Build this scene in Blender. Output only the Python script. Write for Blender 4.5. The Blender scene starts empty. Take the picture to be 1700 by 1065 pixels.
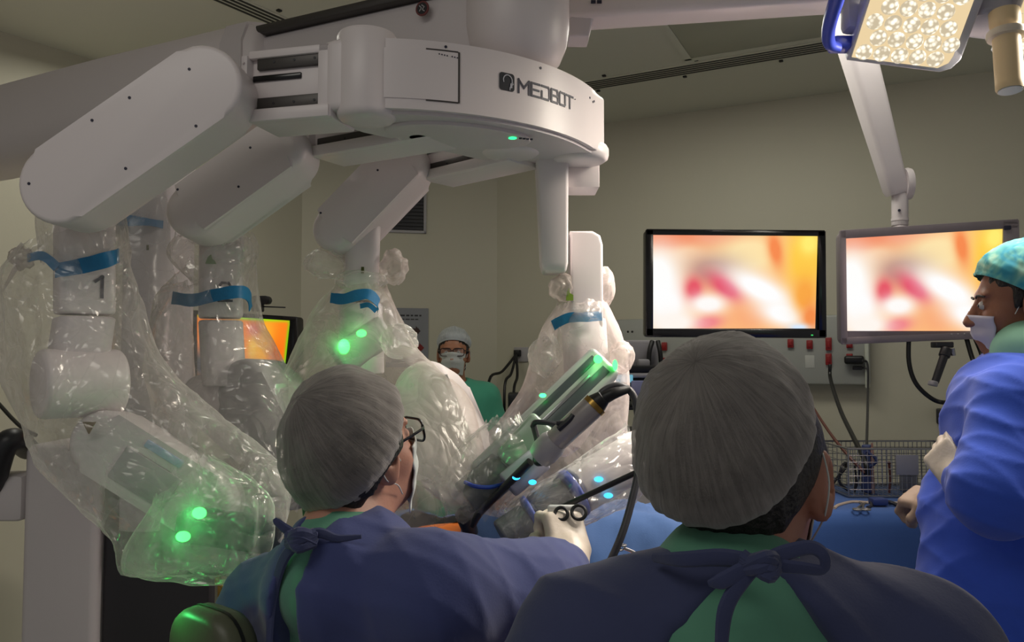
import bpy, bmesh, math, random
import numpy as np
from mathutils import Vector, Matrix, noise
random.seed(7)
SC = bpy.context.scene
COL = SC.collection
PI = math.pi
F = 1322.0          # focal length in pixels of the 1700 px wide frame
CZ = 1.48           # eye height
PITCH = math.atan((593 - 532.5) / F)
V = Vector

def P(px, py, Y):
    """the point at distance Y in front of the camera that is seen at a pixel of the frame"""
    a = (px - 850) / F; b = (532.5 - py) / F
    dy = math.cos(PITCH) - b * math.sin(PITCH); dz = math.sin(PITCH) + b * math.cos(PITCH)
    t = Y / dy
    return V((a * t, Y, CZ + dz * t))

# ------------------------------------------------------------------ materials
def lin(c):
    if isinstance(c, str):
        c = [int(c[i:i + 2], 16) / 255 for i in (0, 2, 4)]
    return tuple(((x / 12.92) if x <= .04045 else ((x + .055) / 1.055) ** 2.4) for x in c)

def newmat(name):
    m = bpy.data.materials.new(name); m.use_nodes = True
    nt = m.node_tree; nt.nodes.clear()
    return m, nt, nt.nodes.new('ShaderNodeOutputMaterial')

def N(nt, t, **kw):
    n = nt.nodes.new(t)
    for k, v in kw.items():
        if k in n.inputs: n.inputs[k].default_value = v
        else: setattr(n, k, v)
    return n

def pbr(name, c, rough=.5, metal=0, noise_amt=.06, scale=8, bump=0, bscale=60, spec=.5, sheen=0, sss=0, stretch=None, coat=0):
    m, nt, out = newmat(name)
    b = N(nt, 'ShaderNodeBsdfPrincipled', Roughness=rough, Metallic=metal)
    b.inputs['Specular IOR Level'].default_value = spec
    if sheen: b.inputs['Sheen Weight'].default_value = sheen
    if coat: b.inputs['Coat Weight'].default_value = coat
    if sss:
        b.inputs['Subsurface Weight'].default_value = sss
        b.inputs['Subsurface Radius'].default_value = (.012, .005, .003)
        b.inputs['Subsurface Scale'].default_value = 1
    tc = N(nt, 'ShaderNodeTexCoord')
    src = tc.outputs['Object']
    if stretch:
        mp = N(nt, 'ShaderNodeMapping'); mp.inputs['Scale'].default_value = stretch
        nt.links.new(src, mp.inputs[0]); src = mp.outputs[0]
    c = lin(c)
    if noise_amt:
        nz = N(nt, 'ShaderNodeTexNoise', Scale=scale, Detail=4)
        nt.links.new(src, nz.inputs['Vector'])
        r = N(nt, 'ShaderNodeMix', data_type='RGBA')
        r.inputs[6].default_value = tuple(x * (1 - noise_amt) for x in c) + (1,)
        r.inputs[7].default_value = tuple(min(1, x * (1 + noise_amt)) for x in c) + (1,)
        nt.links.new(nz.outputs[0], r.inputs[0]); nt.links.new(r.outputs[2], b.inputs['Base Color'])
    else:
        b.inputs['Base Color'].default_value = c + (1,)
    if bump:
        n2 = N(nt, 'ShaderNodeTexNoise', Scale=bscale, Detail=5)
        nt.links.new(src, n2.inputs['Vector'])
        bp = N(nt, 'ShaderNodeBump', Strength=bump, Distance=.01)
        nt.links.new(n2.outputs[0], bp.inputs['Height']); nt.links.new(bp.outputs[0], b.inputs['Normal'])
    nt.links.new(b.outputs[0], out.inputs[0])
    return m

def emit(name, c, s):
    m, nt, out = newmat(name)
    e = N(nt, 'ShaderNodeEmission', Strength=s); e.inputs[0].default_value = lin(c) + (1,)
    nt.links.new(e.outputs[0], out.inputs[0]); return m

def film(name, tint='F4F0EC', base=.11, vary=.20, edge=.42, gloss=.04, rough=.2, scale=7, bump=.55, em=0):
    """thin clear plastic: mostly see-through, milky where it creases or is seen edge-on, with sharp highlights"""
    m, nt, out = newmat(name)
    tc = N(nt, 'ShaderNodeTexCoord')
    wob = N(nt, 'ShaderNodeTexNoise', Scale=scale * .7, Detail=2)
    nt.links.new(tc.outputs['Object'], wob.inputs['Vector'])
    add = N(nt, 'ShaderNodeMix', data_type='RGBA', blend_type='ADD'); add.inputs[0].default_value = .22
    nt.links.new(tc.outputs['Object'], add.inputs[6]); nt.links.new(wob.outputs['Color'], add.inputs[7])
    vo = N(nt, 'ShaderNodeTexVoronoi', Scale=scale * 1.6, feature='DISTANCE_TO_EDGE')
    nt.links.new(add.outputs[2], vo.inputs['Vector'])
    mp = N(nt, 'ShaderNodeMapping'); mp.inputs['Scale'].default_value = (1.2, 1.2, .4); mp.inputs['Rotation'].default_value = (.2, .5, .3)
    nt.links.new(add.outputs[2], mp.inputs[0])
    vf = N(nt, 'ShaderNodeTexNoise', Scale=scale * .9, Detail=1.5, Roughness=.45, Distortion=.6)
    nt.links.new(mp.outputs[0], vf.inputs['Vector'])
    vg = N(nt, 'ShaderNodeTexNoise', Scale=scale * 2.4, Detail=1, Roughness=.4, Distortion=.8)
    nt.links.new(add.outputs[2], vg.inputs['Vector'])
    nz = N(nt, 'ShaderNodeTexNoise', Scale=scale, Detail=5, Roughness=.6, Distortion=1.2)
    nt.links.new(add.outputs[2], nz.inputs['Vector'])
    # creases
    cr = N(nt, 'ShaderNodeMapRange'); cr.inputs[1].default_value = 0; cr.inputs[2].default_value = .02; cr.inputs[3].default_value = 1; cr.inputs[4].default_value = 0
    nt.links.new(vo.outputs['Distance'], cr.inputs[0])
    nr = N(nt, 'ShaderNodeMapRange'); nr.inputs[1].default_value = .38; nr.inputs[2].default_value = .72
    nt.links.new(nz.outputs[0], nr.inputs[0])
    def mth(op, a, b):
        x = N(nt, 'ShaderNodeMath', operation=op)
        for i, s in enumerate((a, b)):
            if isinstance(s, (int, float)): x.inputs[i].default_value = s
            else: nt.links.new(s, x.inputs[i])
        return x.outputs[0]
    lw = N(nt, 'ShaderNodeLayerWeight', Blend=.3)
    ed = mth('MULTIPLY', mth('POWER', lw.outputs['Facing'], 1.6), edge)
    fac = mth('ADD', mth('ADD', base, mth('MULTIPLY', nr.outputs[0], vary)), mth('ADD', ed, mth('MULTIPLY', cr.outputs[0], .06)))
    fac = mth('MINIMUM', fac, .92)
    # sharp crease lines: folded noise
    v2 = N(nt, 'ShaderNodeTexVoronoi', Scale=scale * 3.7, feature='DISTANCE_TO_EDGE')
    nt.links.new(add.outputs[2], v2.inputs['Vector'])
    hgt = mth('ADD', mth('ADD', mth('MULTIPLY', vo.outputs['Distance'], .5), mth('MULTIPLY', v2.outputs['Distance'], .28)), mth('ADD', mth('MULTIPLY', mth('ABSOLUTE', mth('SUBTRACT', vf.outputs[0], .5), 0), .7), mth('MULTIPLY', vg.outputs[0], .12)))
    bp = N(nt, 'ShaderNodeBump', Strength=bump, Distance=.10)
    nt.links.new(hgt, bp.inputs['Height'])
    col = lin(tint) + (1,)
    tr = N(nt, 'ShaderNodeBsdfTransparent'); tr.inputs[0].default_value = (.97, .97, .97, 1)
    df = N(nt, 'ShaderNodeBsdfDiffuse'); df.inputs[0].default_value = col
    tl = N(nt, 'ShaderNodeBsdfTranslucent'); tl.inputs[0].default_value = col
    nt.links.new(bp.outputs[0], df.inputs['Normal'])
    body = N(nt, 'ShaderNodeMixShader'); body.inputs[0].default_value = .5
    nt.links.new(df.outputs[0], body.inputs[1]); nt.links.new(tl.outputs[0], body.inputs[2])
    mx = N(nt, 'ShaderNodeMixShader')
    nt.links.new(fac, mx.inputs[0]); nt.links.new(tr.outputs[0], mx.inputs[1]); nt.links.new(body.outputs[0], mx.inputs[2])
    gl = N(nt, 'ShaderNodeBsdfGlossy', Roughness=rough); gl.inputs[0].default_value = (1, .97, .94, 1)
    nt.links.new(bp.outputs[0], gl.inputs['Normal'])
    g2 = N(nt, 'ShaderNodeMixShader')
    nt.links.new(mth('ADD', gloss, mth('MULTIPLY', lw.outputs['Fresnel'], .16)), g2.inputs[0])
    nt.links.new(mx.outputs[0], g2.inputs[1]); nt.links.new(gl.outputs[0], g2.inputs[2])
    nt.links.new(g2.outputs[0], out.inputs[0])
    return m

def capmat(name, c, alpha=.6, rough=.8):
    """fine gathered non-woven cloth, a little see-through, streaks run from crown to elastic (UV)"""
    m, nt, out = newmat(name)
    tc = N(nt, 'ShaderNodeTexCoord')
    mp = N(nt, 'ShaderNodeMapping'); mp.inputs['Scale'].default_value = (70, 4, 1)
    nt.links.new(tc.outputs['UV'], mp.inputs[0])
    nz = N(nt, 'ShaderNodeTexNoise', Scale=1, Detail=5, Roughness=.65, Distortion=.7)
    nt.links.new(mp.outputs[0], nz.inputs['Vector'])
    n2 = N(nt, 'ShaderNodeTexNoise', Scale=16, Detail=4)
    nt.links.new(tc.outputs['Object'], n2.inputs['Vector'])
    a = N(nt, 'ShaderNodeMath', operation='MULTIPLY_ADD'); a.inputs[1].default_value = .75; a.inputs[2].default_value = alpha - .375 - .1
    nt.links.new(nz.outputs[0], a.inputs[0])
    a2 = N(nt, 'ShaderNodeMath', operation='MULTIPLY_ADD'); a2.inputs[1].default_value = .2
    nt.links.new(n2.outputs[0], a2.inputs[0]); nt.links.new(a.outputs[0], a2.inputs[2])
    lw = N(nt, 'ShaderNodeLayerWeight', Blend=.3)
    sx = N(nt, 'ShaderNodeSeparateXYZ'); nt.links.new(tc.outputs['UV'], sx.inputs[0])
    rm = N(nt, 'ShaderNodeMapRange'); rm.inputs[1].default_value = .66; rm.inputs[2].default_value = .95; rm.inputs[4].default_value = .42
    nt.links.new(sx.outputs[1], rm.inputs[0])
    a3 = N(nt, 'ShaderNodeMath', operation='ADD'); nt.links.new(a2.outputs[0], a3.inputs[0]); nt.links.new(rm.outputs[0], a3.inputs[1])
    e = N(nt, 'ShaderNodeMath', operation='MULTIPLY_ADD'); e.inputs[1].default_value = .35; e.use_clamp = True
    nt.links.new(lw.outputs['Facing'], e.inputs[0]); nt.links.new(a3.outputs[0], e.inputs[2])
    bp = N(nt, 'ShaderNodeBump', Strength=.5, Distance=.004)
    nt.links.new(nz.outputs[0], bp.inputs['Height'])
    df = N(nt, 'ShaderNodeBsdfPrincipled', Roughness=rough); df.inputs['Base Color'].default_value = lin(c) + (1,)
    df.inputs['Sheen Weight'].default_value = .25
    nt.links.new(bp.outputs[0], df.inputs['Normal'])
    tr = N(nt, 'ShaderNodeBsdfTransparent'); tr.inputs[0].default_value = (.9, .9, .9, 1)
    mx = N(nt, 'ShaderNodeMixShader')
    nt.links.new(e.outputs[0], mx.inputs[0]); nt.links.new(tr.outputs[0], mx.inputs[1]); nt.links.new(df.outputs[0], mx.inputs[2])
    nt.links.new(mx.outputs[0], out.inputs[0]); return m

def vcol_emit(name, s):
    m, nt, out = newmat(name)
    at = N(nt, 'ShaderNodeAttribute', attribute_name='picture')
    e = N(nt, 'ShaderNodeEmission', Strength=s)
    nt.links.new(at.outputs['Color'], e.inputs[0]); nt.links.new(e.outputs[0], out.inputs[0]); return m

# ------------------------------------------------------------------ objects
def wloc(o):
    l = V((0, 0, 0))
    while o is not None:
        l = l + o.location; o = o.parent
    return l

def link(name, me, mat, parent=None, loc=None):
    o = bpy.data.objects.new(name, me); COL.objects.link(o)
    if mat is not None: me.materials.append(mat)
    n = len(me.vertices)
    if n and loc is None:
        co = np.empty(n * 3, np.float32); me.vertices.foreach_get('co', co); co = co.reshape(-1, 3)
        c = (co.min(0) + co.max(0)) / 2
        co -= c; me.vertices.foreach_set('co', co.ravel()); me.update()
        loc = V(c.tolist())
    o.location = loc if loc is not None else V((0, 0, 0))
    if parent is not None:
        o.location = o.location - wloc(parent)
        o.parent = parent
    return o

def fin(bm, sharp=35):
    bmesh.ops.recalc_face_normals(bm, faces=bm.faces)
    for f in bm.faces: f.smooth = True
    if sharp is not None:
        lim = math.radians(sharp)
        for e in bm.edges:
            if len(e.link_faces) == 2 and e.calc_face_angle(0) > lim: e.smooth = False

def obj(name, bm, mat, parent=None, sharp=35):
    fin(bm, sharp)
    me = bpy.data.meshes.new(name); bm.to_mesh(me); bm.free()
    return link(name, me, mat, parent)

def raw(name, verts, faces, mat, parent=None, smooth=True, uv=None):
    me = bpy.data.meshes.new(name)
    me.from_pydata([tuple(map(float, v)) for v in verts], [], [tuple(int(i) for i in f) for f in faces]); me.update()
    if smooth: me.polygons.foreach_set('use_smooth', [True] * len(me.polygons))
    if uv is not None:
        l = me.uv_layers.new(name='UVMap')
        li = np.empty(len(me.loops), np.int32); me.loops.foreach_get('vertex_index', li)
        l.data.foreach_set('uv', np.asarray(uv, np.float32)[li].ravel())
    return link(name, me, mat, parent)

def tag(o, label=None, cat=None, group=None, kind=None):
    if label: o['label'] = label
    if cat: o['category'] = cat
    if group: o['group'] = group
    if kind: o['kind'] = kind
    return o

def thing(name, label, cat, loc=(0, 0, 0), group=None):
    o = bpy.data.objects.new(name, None); COL.objects.link(o)
    o.location = V(loc); o.empty_display_size = .05
    return tag(o, label, cat, group)

def part(name, parent, loc=None):
    o = bpy.data.objects.new(name, None); COL.objects.link(o)
    o.empty_display_size = .03
    o.parent = parent
    if loc is not None: o.location = V(loc) - wloc(parent)
    return o

# ------------------------------------------------------------------ bmesh shapes
def nb(): return bmesh.new()

def merge(bm, other, M=None):
    if M is not None: other.transform(M)
    me = bpy.data.meshes.new('t'); other.to_mesh(me); other.free()
    bm.from_mesh(me); bpy.data.meshes.remove(me)
    return bm

def frame(x, y, o):
    """matrix with local x along x, local y near y, origin o"""
    x = V(x).normalized(); z = x.cross(V(y)).normalized(); y = z.cross(x)
    return Matrix(((x.x, y.x, z.x, o[0]), (x.y, y.y, z.y, o[1]), (x.z, y.z, z.z, o[2]), (0, 0, 0, 1)))

def zframe(z, x, o):
    z = V(z).normalized(); y = z.cross(V(x)).normalized(); x = y.cross(z)
    return Matrix(((x.x, y.x, z.x, o[0]), (x.y, y.y, z.y, o[1]), (x.z, y.z, z.z, o[2]), (0, 0, 0, 1)))

def box(bm, c, s, M=None, bev=0, seg=2):
    b = bmesh.new(); bmesh.ops.create_cube(b, size=1)
    b.transform(Matrix.Diagonal((s[0], s[1], s[2], 1)))
    if bev: bmesh.ops.bevel(b, geom=b.edges[:], offset=bev, segments=seg, profile=.5, affect='EDGES')
    b.transform(Matrix.Translation(V(c)))
    return merge(bm, b, M)

def prism(bm, poly, h0, h1, M=None, bev=0, seg=3):
    b = bmesh.new()
    v0 = [b.verts.new((p[0], p[1], h0)) for p in poly]; v1 = [b.verts.new((p[0], p[1], h1)) for p in poly]
    n = len(poly)
    b.faces.new(v0[::-1]); b.faces.new(v1)
    for i in range(n): b.faces.new((v0[i], v0[(i + 1) % n], v1[(i + 1) % n], v1[i]))
    if bev:
        es = [e for e in b.edges if (e.verts[0].co.z == e.verts[1].co.z)]
        bmesh.ops.bevel(b, geom=es, offset=bev, segments=seg, profile=.5, affect='EDGES')
    return merge(bm, b, M)

def stadium(L, r, n=14, r2=None):
    r2 = r if r2 is None else r2
    pts = []
    for i in range(n + 1):
        a = -PI / 2 + PI * i / n; pts.append((L + r2 * math.cos(a), r2 * math.sin(a)))
    for i in range(n + 1):
        a = PI / 2 + PI * i / n; pts.append((r * math.cos(a), r * math.sin(a)))
    return pts

def rrect(w, h, r, n=5):
    pts = []
    for cx, cy, a0 in ((w / 2 - r, h / 2 - r, 0), (-w / 2 + r, h / 2 - r, 90), (-w / 2 + r, -h / 2 + r, 180), (w / 2 - r, -h / 2 + r, 270)):
        for i in range(n + 1):
            a = math.radians(a0 + 90 * i / n); pts.append((cx + r * math.cos(a), cy + r * math.sin(a)))
    return pts

def loft(bm, rings, closed=True, cap=True):
    rows = [[bm.verts.new(p) for p in r] for r in rings]
    n = len(rows[0])
    for a, b in zip(rows, rows[1:]):
        for i in range(n if closed else n - 1):
            j = (i + 1) % n; bm.faces.new((a[i], a[j], b[j], b[i]))
    if cap and closed:
        bm.faces.new(rows[0][::-1]); bm.faces.new(rows[-1])
    return bm

def catmull(pts, k=6):
    pts = [V(p) for p in pts]
    if len(pts) < 3:
        return [pts[0].lerp(pts[-1], i / k) for i in range(k + 1)]
    out = []
    e = [pts[0] * 2 - pts[1]] + pts + [pts[-1] * 2 - pts[-2]]
    for i in range(1, len(e) - 2):
        a, b, c, d = e[i - 1:i + 3]
        for s in range(k):
            t = s / k
            out.append(.5 * ((2 * b) + (c - a) * t + (2 * a - 5 * b + 4 * c - d) * t * t + (3 * b - a - 3 * c + d) * t ** 3))
    out.append(pts[-1]); return out

def tube(bm, pts, r, n=10, smooth=0, flat=1.0, up=None):
    """round (or flattened) tube along points; r a number or one radius per point"""
    pts = [V(p) for p in pts]
    if smooth:
        m = len(pts); q = catmull(pts, smooth)
        if not isinstance(r, (int, float)):
            r = [float(np.interp(i / smooth, range(m), r)) for i in range(len(q))]
        pts = q
    if isinstance(r, (int, float)): r = [r] * len(pts)
    t0 = (pts[1] - pts[0]).normalized()
    u = V(up) if up is not None else (V((0, 0, 1)) if abs(t0.z) < .9 else V((1, 0, 0)))
    rings = []
    for i, p in enumerate(pts):
        t = (pts[min(i + 1, len(pts) - 1)] - pts[max(i - 1, 0)]).normalized()
        u = (u - t * u.dot(t)).normalized(); w = t.cross(u)
        rings.append([p + (u * math.cos(2 * PI * k / n) + w * (math.sin(2 * PI * k / n) * flat)) * r[i] for k in range(n)])
    return loft(bm, rings)

def cyl(bm, a, b, r, r2=None, n=24, bev=0):
    a = V(a); b = V(b); r2 = r if r2 is None else r2
    M = zframe(b - a, (1, 0, 0) if abs((b - a).normalized().x) < .9 else (0, 1, 0), a)
    L = (b - a).length
    prof = [(0, 0, r), ]
    rings = []
    def ring(z, rr): rings.append([M @ V((rr * math.cos(2 * PI * k / n), rr * math.sin(2 * PI * k / n), z)) for k in range(n)])
    if bev:
        for i in range(4):
            t = PI / 2 * i / 3; ring(bev - bev * math.cos(t), r - bev + bev * math.sin(t))
        for i in range(4):
            t = PI / 2 * i / 3; ring(L - bev + bev * math.sin(t), r2 - bev + bev * math.cos(t))
    else:
        ring(0, r); ring(L, r2)
    b2 = bmesh.new(); loft(b2, rings)
    return merge(bm, b2)

def lathe(bm, prof, M, n=32):
    """prof: list of (radius, z)"""
    rings = [[M @ V((max(r, 1e-4) * math.cos(2 * PI * k / n), max(r, 1e-4) * math.sin(2 * PI * k / n), z)) for k in range(n)] for r, z in prof]
    b2 = bmesh.new(); loft(b2, rings)
    return merge(bm, b2)

def ball(bm, c, r, M=None, u=16, v=10):
    b = bmesh.new(); bmesh.ops.create_uvsphere(b, u_segments=u, v_segments=v, radius=1)
    if isinstance(r, (int, float)): r = (r, r, r)
    b.transform(Matrix.Translation(V(c)) @ Matrix.Diagonal((r[0], r[1], r[2], 1)))
    return merge(bm, b, M)

def torus(bm, c, R, r, M=None, n=28, m=8):
    b = bmesh.new()
    rows = [[b.verts.new(V(((R + r * math.cos(2 * PI * j / m)) * math.cos(2 * PI * i / n), (R + r * math.cos(2 * PI * j / m)) * math.sin(2 * PI * i / n), r * math.sin(2 * PI * j / m)))) for j in range(m)] for i in range(n)]
    for i in range(n):
        for j in range(m):
            b.faces.new((rows[i][j], rows[(i + 1) % n][j], rows[(i + 1) % n][(j + 1) % m], rows[i][(j + 1) % m]))
    b.transform(Matrix.Translation(V(c)))
    return merge(bm, b, M)

def strokes(bm, polys, fn, th, depth):
    """drawn letter strokes as thin raised strips; fn maps (u, v, height) to a point; th = stroke width"""
    for pl in polys:
        for (a, b) in zip(pl, pl[1:]):
            a = np.array(a, float); b = np.array(b, float)
            d = b - a; L = np.hypot(*d)
            if L < 1e-9: continue
            d = d / L; nrm = np.array((-d[1], d[0])) * th / 2
            a = a - d * th / 2; b = b + d * th / 2
            k = max(1, int(L / (th * 3)))
            for i in range(k):
                p = a + (b - a) * i / k; q = a + (b - a) * (i + 1) / k
                c4 = [p - nrm, q - nrm, q + nrm, p + nrm]
                lo = [bm.verts.new(fn(x[0], x[1], 0)) for x in c4]; hi = [bm.verts.new(fn(x[0], x[1], depth)) for x in c4]
                bm.faces.new(hi); bm.faces.new(lo[::-1])
                for s in range(4): bm.faces.new((lo[s], lo[(s + 1) % 4], hi[(s + 1) % 4], hi[s]))
    return bm

# ------------------------------------------------------------------ signed-distance bodies
class Body:
    """smooth union of ellipsoids, tapered limbs and boxes, turned into one continuous surface"""
    def __init__(s, vox): s.vox = vox; s.p = []
    def add(s, fn, lo, hi, k, op): s.p.append((fn, np.array(lo, float), np.array(hi, float), k, op))
    def ell(s, c, r, R=None, k=.015, op='u'):
        c = np.array(c, float); r = np.array(r, float)
        Rm = np.eye(3) if R is None else np.array(R.to_3x3() if hasattr(R, 'to_3x3') else R, float)
        ext = np.sqrt(((Rm * r) ** 2).sum(1))
        def fn(X):
            q = (X - c) @ Rm
            k0 = np.sqrt(((q / r) ** 2).sum(-1)); k1 = np.sqrt(((q / r ** 2) ** 2).sum(-1)) + 1e-9
            return k0 * (k0 - 1) / k1
        s.add(fn, c - ext, c + ext, k, op); return s
    def cone(s, a, b, ra, rb, k=.015, op='u'):
        a = np.array(a, float); b = np.array(b, float)
        def fn(X):
            ba = b - a; h = np.clip(((X - a) @ ba) / max(ba @ ba, 1e-9), 0, 1)
            d = X - a - h[..., None] * ba
            return np.sqrt((d ** 2).sum(-1)) - (ra + (rb - ra) * h)
        m = max(ra, rb); s.add(fn, np.minimum(a, b) - m, np.maximum(a, b) + m, k, op); return s
    def limb(s, pts, rs, k=.02):
        for i in range(len(pts) - 1): s.cone(pts[i], pts[i + 1], rs[i], rs[i + 1], k)
        return s
    def box(s, c, h, R=None, rnd=.01, k=.015, op='u'):
        c = np.array(c, float); h = np.array(h, float)
        Rm = np.eye(3) if R is None else np.array(R.to_3x3() if hasattr(R, 'to_3x3') else R, float)
        ext = (np.abs(Rm) * h).sum(1)
        def fn(X):
            q = np.abs((X - c) @ Rm) - (h - rnd)
            return np.sqrt((np.maximum(q, 0) ** 2).sum(-1)) + np.minimum(q.max(-1), 0) - rnd
        s.add(fn, c - ext, c + ext, k, op); return s
    def build(s, disp=None):
        vx = s.vox
        lo = np.min([p[1] for p in s.p if p[4] == 'u'], 0) - 4 * vx - .02; hi = np.max([p[2] for p in s.p if p[4] == 'u'], 0) + 4 * vx + .02
        n = np.ceil((hi - lo) / vx).astype(int) + 1
        f = np.full(n, .08, np.float32)
        ax = [lo[i] + vx * np.arange(n[i]) for i in range(3)]
        for fn, l, h, k, op in s.p:
            m = k + 3 * vx + .01
            i0 = np.clip(((l - m - lo) / vx).astype(int), 0, n - 1); i1 = np.clip(((h + m - lo) / vx).astype(int) + 2, 1, n)
            sl = tuple(slice(a, b) for a, b in zip(i0, i1))
            g = np.stack(np.meshgrid(*[ax[i][sl[i]] for i in range(3)], indexing='ij'), -1)
            d = fn(g).astype(np.float32); cur = f[sl]
            if op == 'u':
                hh = np.clip(.5 + .5 * (cur - d) / k, 0, 1); f[sl] = cur * (1 - hh) + d * hh - k * hh * (1 - hh)
            else:
                d = -d; hh = np.clip(.5 + .5 * (d - cur) / k, 0, 1); f[sl] = cur * (1 - hh) + d * hh + k * hh * (1 - hh)
        if disp is not None:
            idx = np.nonzero(np.abs(f) < .03)
            X = np.stack([ax[i][idx[i]] for i in range(3)], -1)
            f[idx] += disp(X).astype(np.float32)
        return surface_nets(f, lo, vx)

def surface_nets(f, lo, vx):
    s = f < 0
    n = f.shape
    cnt = np.zeros([k - 1 for k in n], np.float32); acc = np.zeros([k - 1 for k in n] + [3], np.float32)
    def corner(a, o): return a[o[0]:n[0] - 1 + o[0], o[1]:n[1] - 1 + o[1], o[2]:n[2] - 1 + o[2]]
    sc = sum(corner(s, (a, b, c)).astype(np.int8) for a in (0, 1) for b in (0, 1) for c in (0, 1))
    act = (sc > 0) & (sc < 8)
    I = np.argwhere(act)
    acc = np.zeros((len(I), 3)); cnt = np.zeros(len(I))
    for axis in range(3):
        for u in (0, 1):
            for w in (0, 1):
                o = [0, 0, 0]; oth = [k for k in range(3) if k != axis]; o[oth[0]] = u; o[oth[1]] = w
                a = I + o; b = a.copy(); b[:, axis] += 1
                fa = f[a[:, 0], a[:, 1], a[:, 2]]; fb = f[b[:, 0], b[:, 1], b[:, 2]]
                c = (fa < 0) != (fb < 0)
                t = np.where(c, fa / np.where(c, fa - fb, 1), 0)
                p = a.astype(float); p[:, axis] += t
                acc[c] += p[c]; cnt[c] += 1
    verts = lo + vx * acc / cnt[:, None]
    idm = np.full(act.shape, -1, np.int64); idm[act] = np.arange(len(I))
    faces = []
    for axis in range(3):
        oth = [k for k in range(3) if k != axis]
        a = [slice(1, -1)] * 3; b = list(a)
        a[axis] = slice(0, n[axis] - 1); b[axis] = slice(1, n[axis])
        A = s[tuple(a)]; B = s[tuple(b)]
        E = np.argwhere(A != B)
        if not len(E): continue
        va = A[E[:, 0], E[:, 1], E[:, 2]]
        base = E.copy(); base[:, oth[0]] += 1; base[:, oth[1]] += 1
        q = []
        for u, w in ((0, 0), (1, 0), (1, 1), (0, 1)):
            c = base.copy(); c[:, oth[0]] -= u; c[:, oth[1]] -= w
            q.append(idm[c[:, 0], c[:, 1], c[:, 2]])
        q = np.stack(q, 1)
        flip = va if axis != 1 else ~va
        q[~flip] = q[~flip][:, ::-1]
        faces.append(q)
    q = np.concatenate(faces); q = q[(q >= 0).all(1)]
    return verts, q

def body_obj(name, B, mat, parent, disp=None, drop=None):
    v, q = B.build(disp)
    if drop is not None:
        cen = v[q].mean(1); q = q[~drop(cen)]
    me = bpy.data.meshes.new(name)
    me.vertices.add(len(v)); me.vertices.foreach_set('co', v.astype(np.float32).ravel())
    me.loops.add(q.size); me.loops.foreach_set('vertex_index', q.astype(np.int32).ravel())
    me.polygons.add(len(q)); me.polygons.foreach_set('loop_start', np.arange(0, q.size, 4, dtype=np.int32))
    me.update(calc_edges=True); me.validate()
    me.polygons.foreach_set('use_smooth', [True] * len(me.polygons))
    return link(name, me, mat, parent)

def folds(amp, dirs, seed=0, extra=.3):
    """soft cloth folds running across the given directions"""
    rng = np.random.RandomState(seed)
    ph = rng.rand(len(dirs), 4) * 6.28
    wd = rng.randn(len(dirs), 3) * 7
    def fn(X):
        o = 0
        for i, d in enumerate(dirs):
            w = np.sin(X @ wd[i] + ph[i, 1]) * 1.3 + np.sin(X @ (np.roll(wd[i], 1) * .6) + ph[i, 2])
            g = np.sin(X @ np.array(d, float) + ph[i, 0] + w)
            o = o + (1 - np.abs(g)) ** 2 * .8 - .3 + .3 * np.sin(X @ wd[i] * 2 + ph[i, 3])
        return -amp * o / len(dirs)
    return fn
# ------------------------------------------------------------------ shared materials
M_wall = pbr('wall_paint', 'BDB9A6', .55, noise_amt=.04, scale=2, bump=.03, bscale=120)
M_ceil = pbr('ceiling_paint', 'D0CFBE', .6, noise_amt=.03, scale=2)
M_floor = pbr('floor_vinyl', 'B4B6B4', .4, noise_amt=.08, scale=30)
M_panelgrey = pbr('frosted_panel', 'A5A693', .4, noise_amt=.03)
M_robot = pbr('robot_white', 'DFD6D6', .38, noise_amt=.02, scale=4)
M_robot2 = pbr('robot_white_matte', 'D2CACB', .5, noise_amt=.02, scale=4)
M_robotgrey = pbr('robot_grey', 'A3A0A2', .45, noise_amt=.03)
M_dark = pbr('dark_plastic', '232328', .4, noise_amt=.1)
M_black = pbr('black_rubber', '0D0D0F', .45, noise_amt=.1)
M_blackgloss = pbr('black_gloss', '0A0A0D', .2, noise_amt=0)
M_rail = pbr('rail_steel', '4A4644', .4, metal=.3, noise_amt=.08)
M_steel = pbr('brushed_steel', '9A9A9C', .28, metal=.9, noise_amt=.05, stretch=(1, 1, 20))
M_brass = pbr('brass', 'A08040', .3, metal=.9, noise_amt=.05)
M_tape = pbr('blue_tape', '0A6FA0', .5, noise_amt=.15, scale=20, bump=.2, bscale=50)
M_bandblue = pbr('blue_elastic', '1E3C9C', .5, noise_amt=.1)
M_ink = pbr('dark_ink', '23243A', .5, noise_amt=0)
M_red = pbr('red_socket', '8C1E1E', .4, noise_amt=.05)
M_green = emit('green_led', '38FF55', 6)
M_greenlow = emit('green_status_led', '2CF07A', 3)
M_cyan = emit('cyan_led', '38C0FF', 2.2)
M_film = film('clear_drape_film')
M_film2 = film('milky_drape_film', tint='DCD0CA', base=.22, vary=.26, edge=.45, gloss=.025, rough=.28, bump=.22)
M_filmgrey = film('grey_drape_film', tint='D8D8D6', base=.26, vary=.10, edge=.3, gloss=.03, bump=.05)

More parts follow.
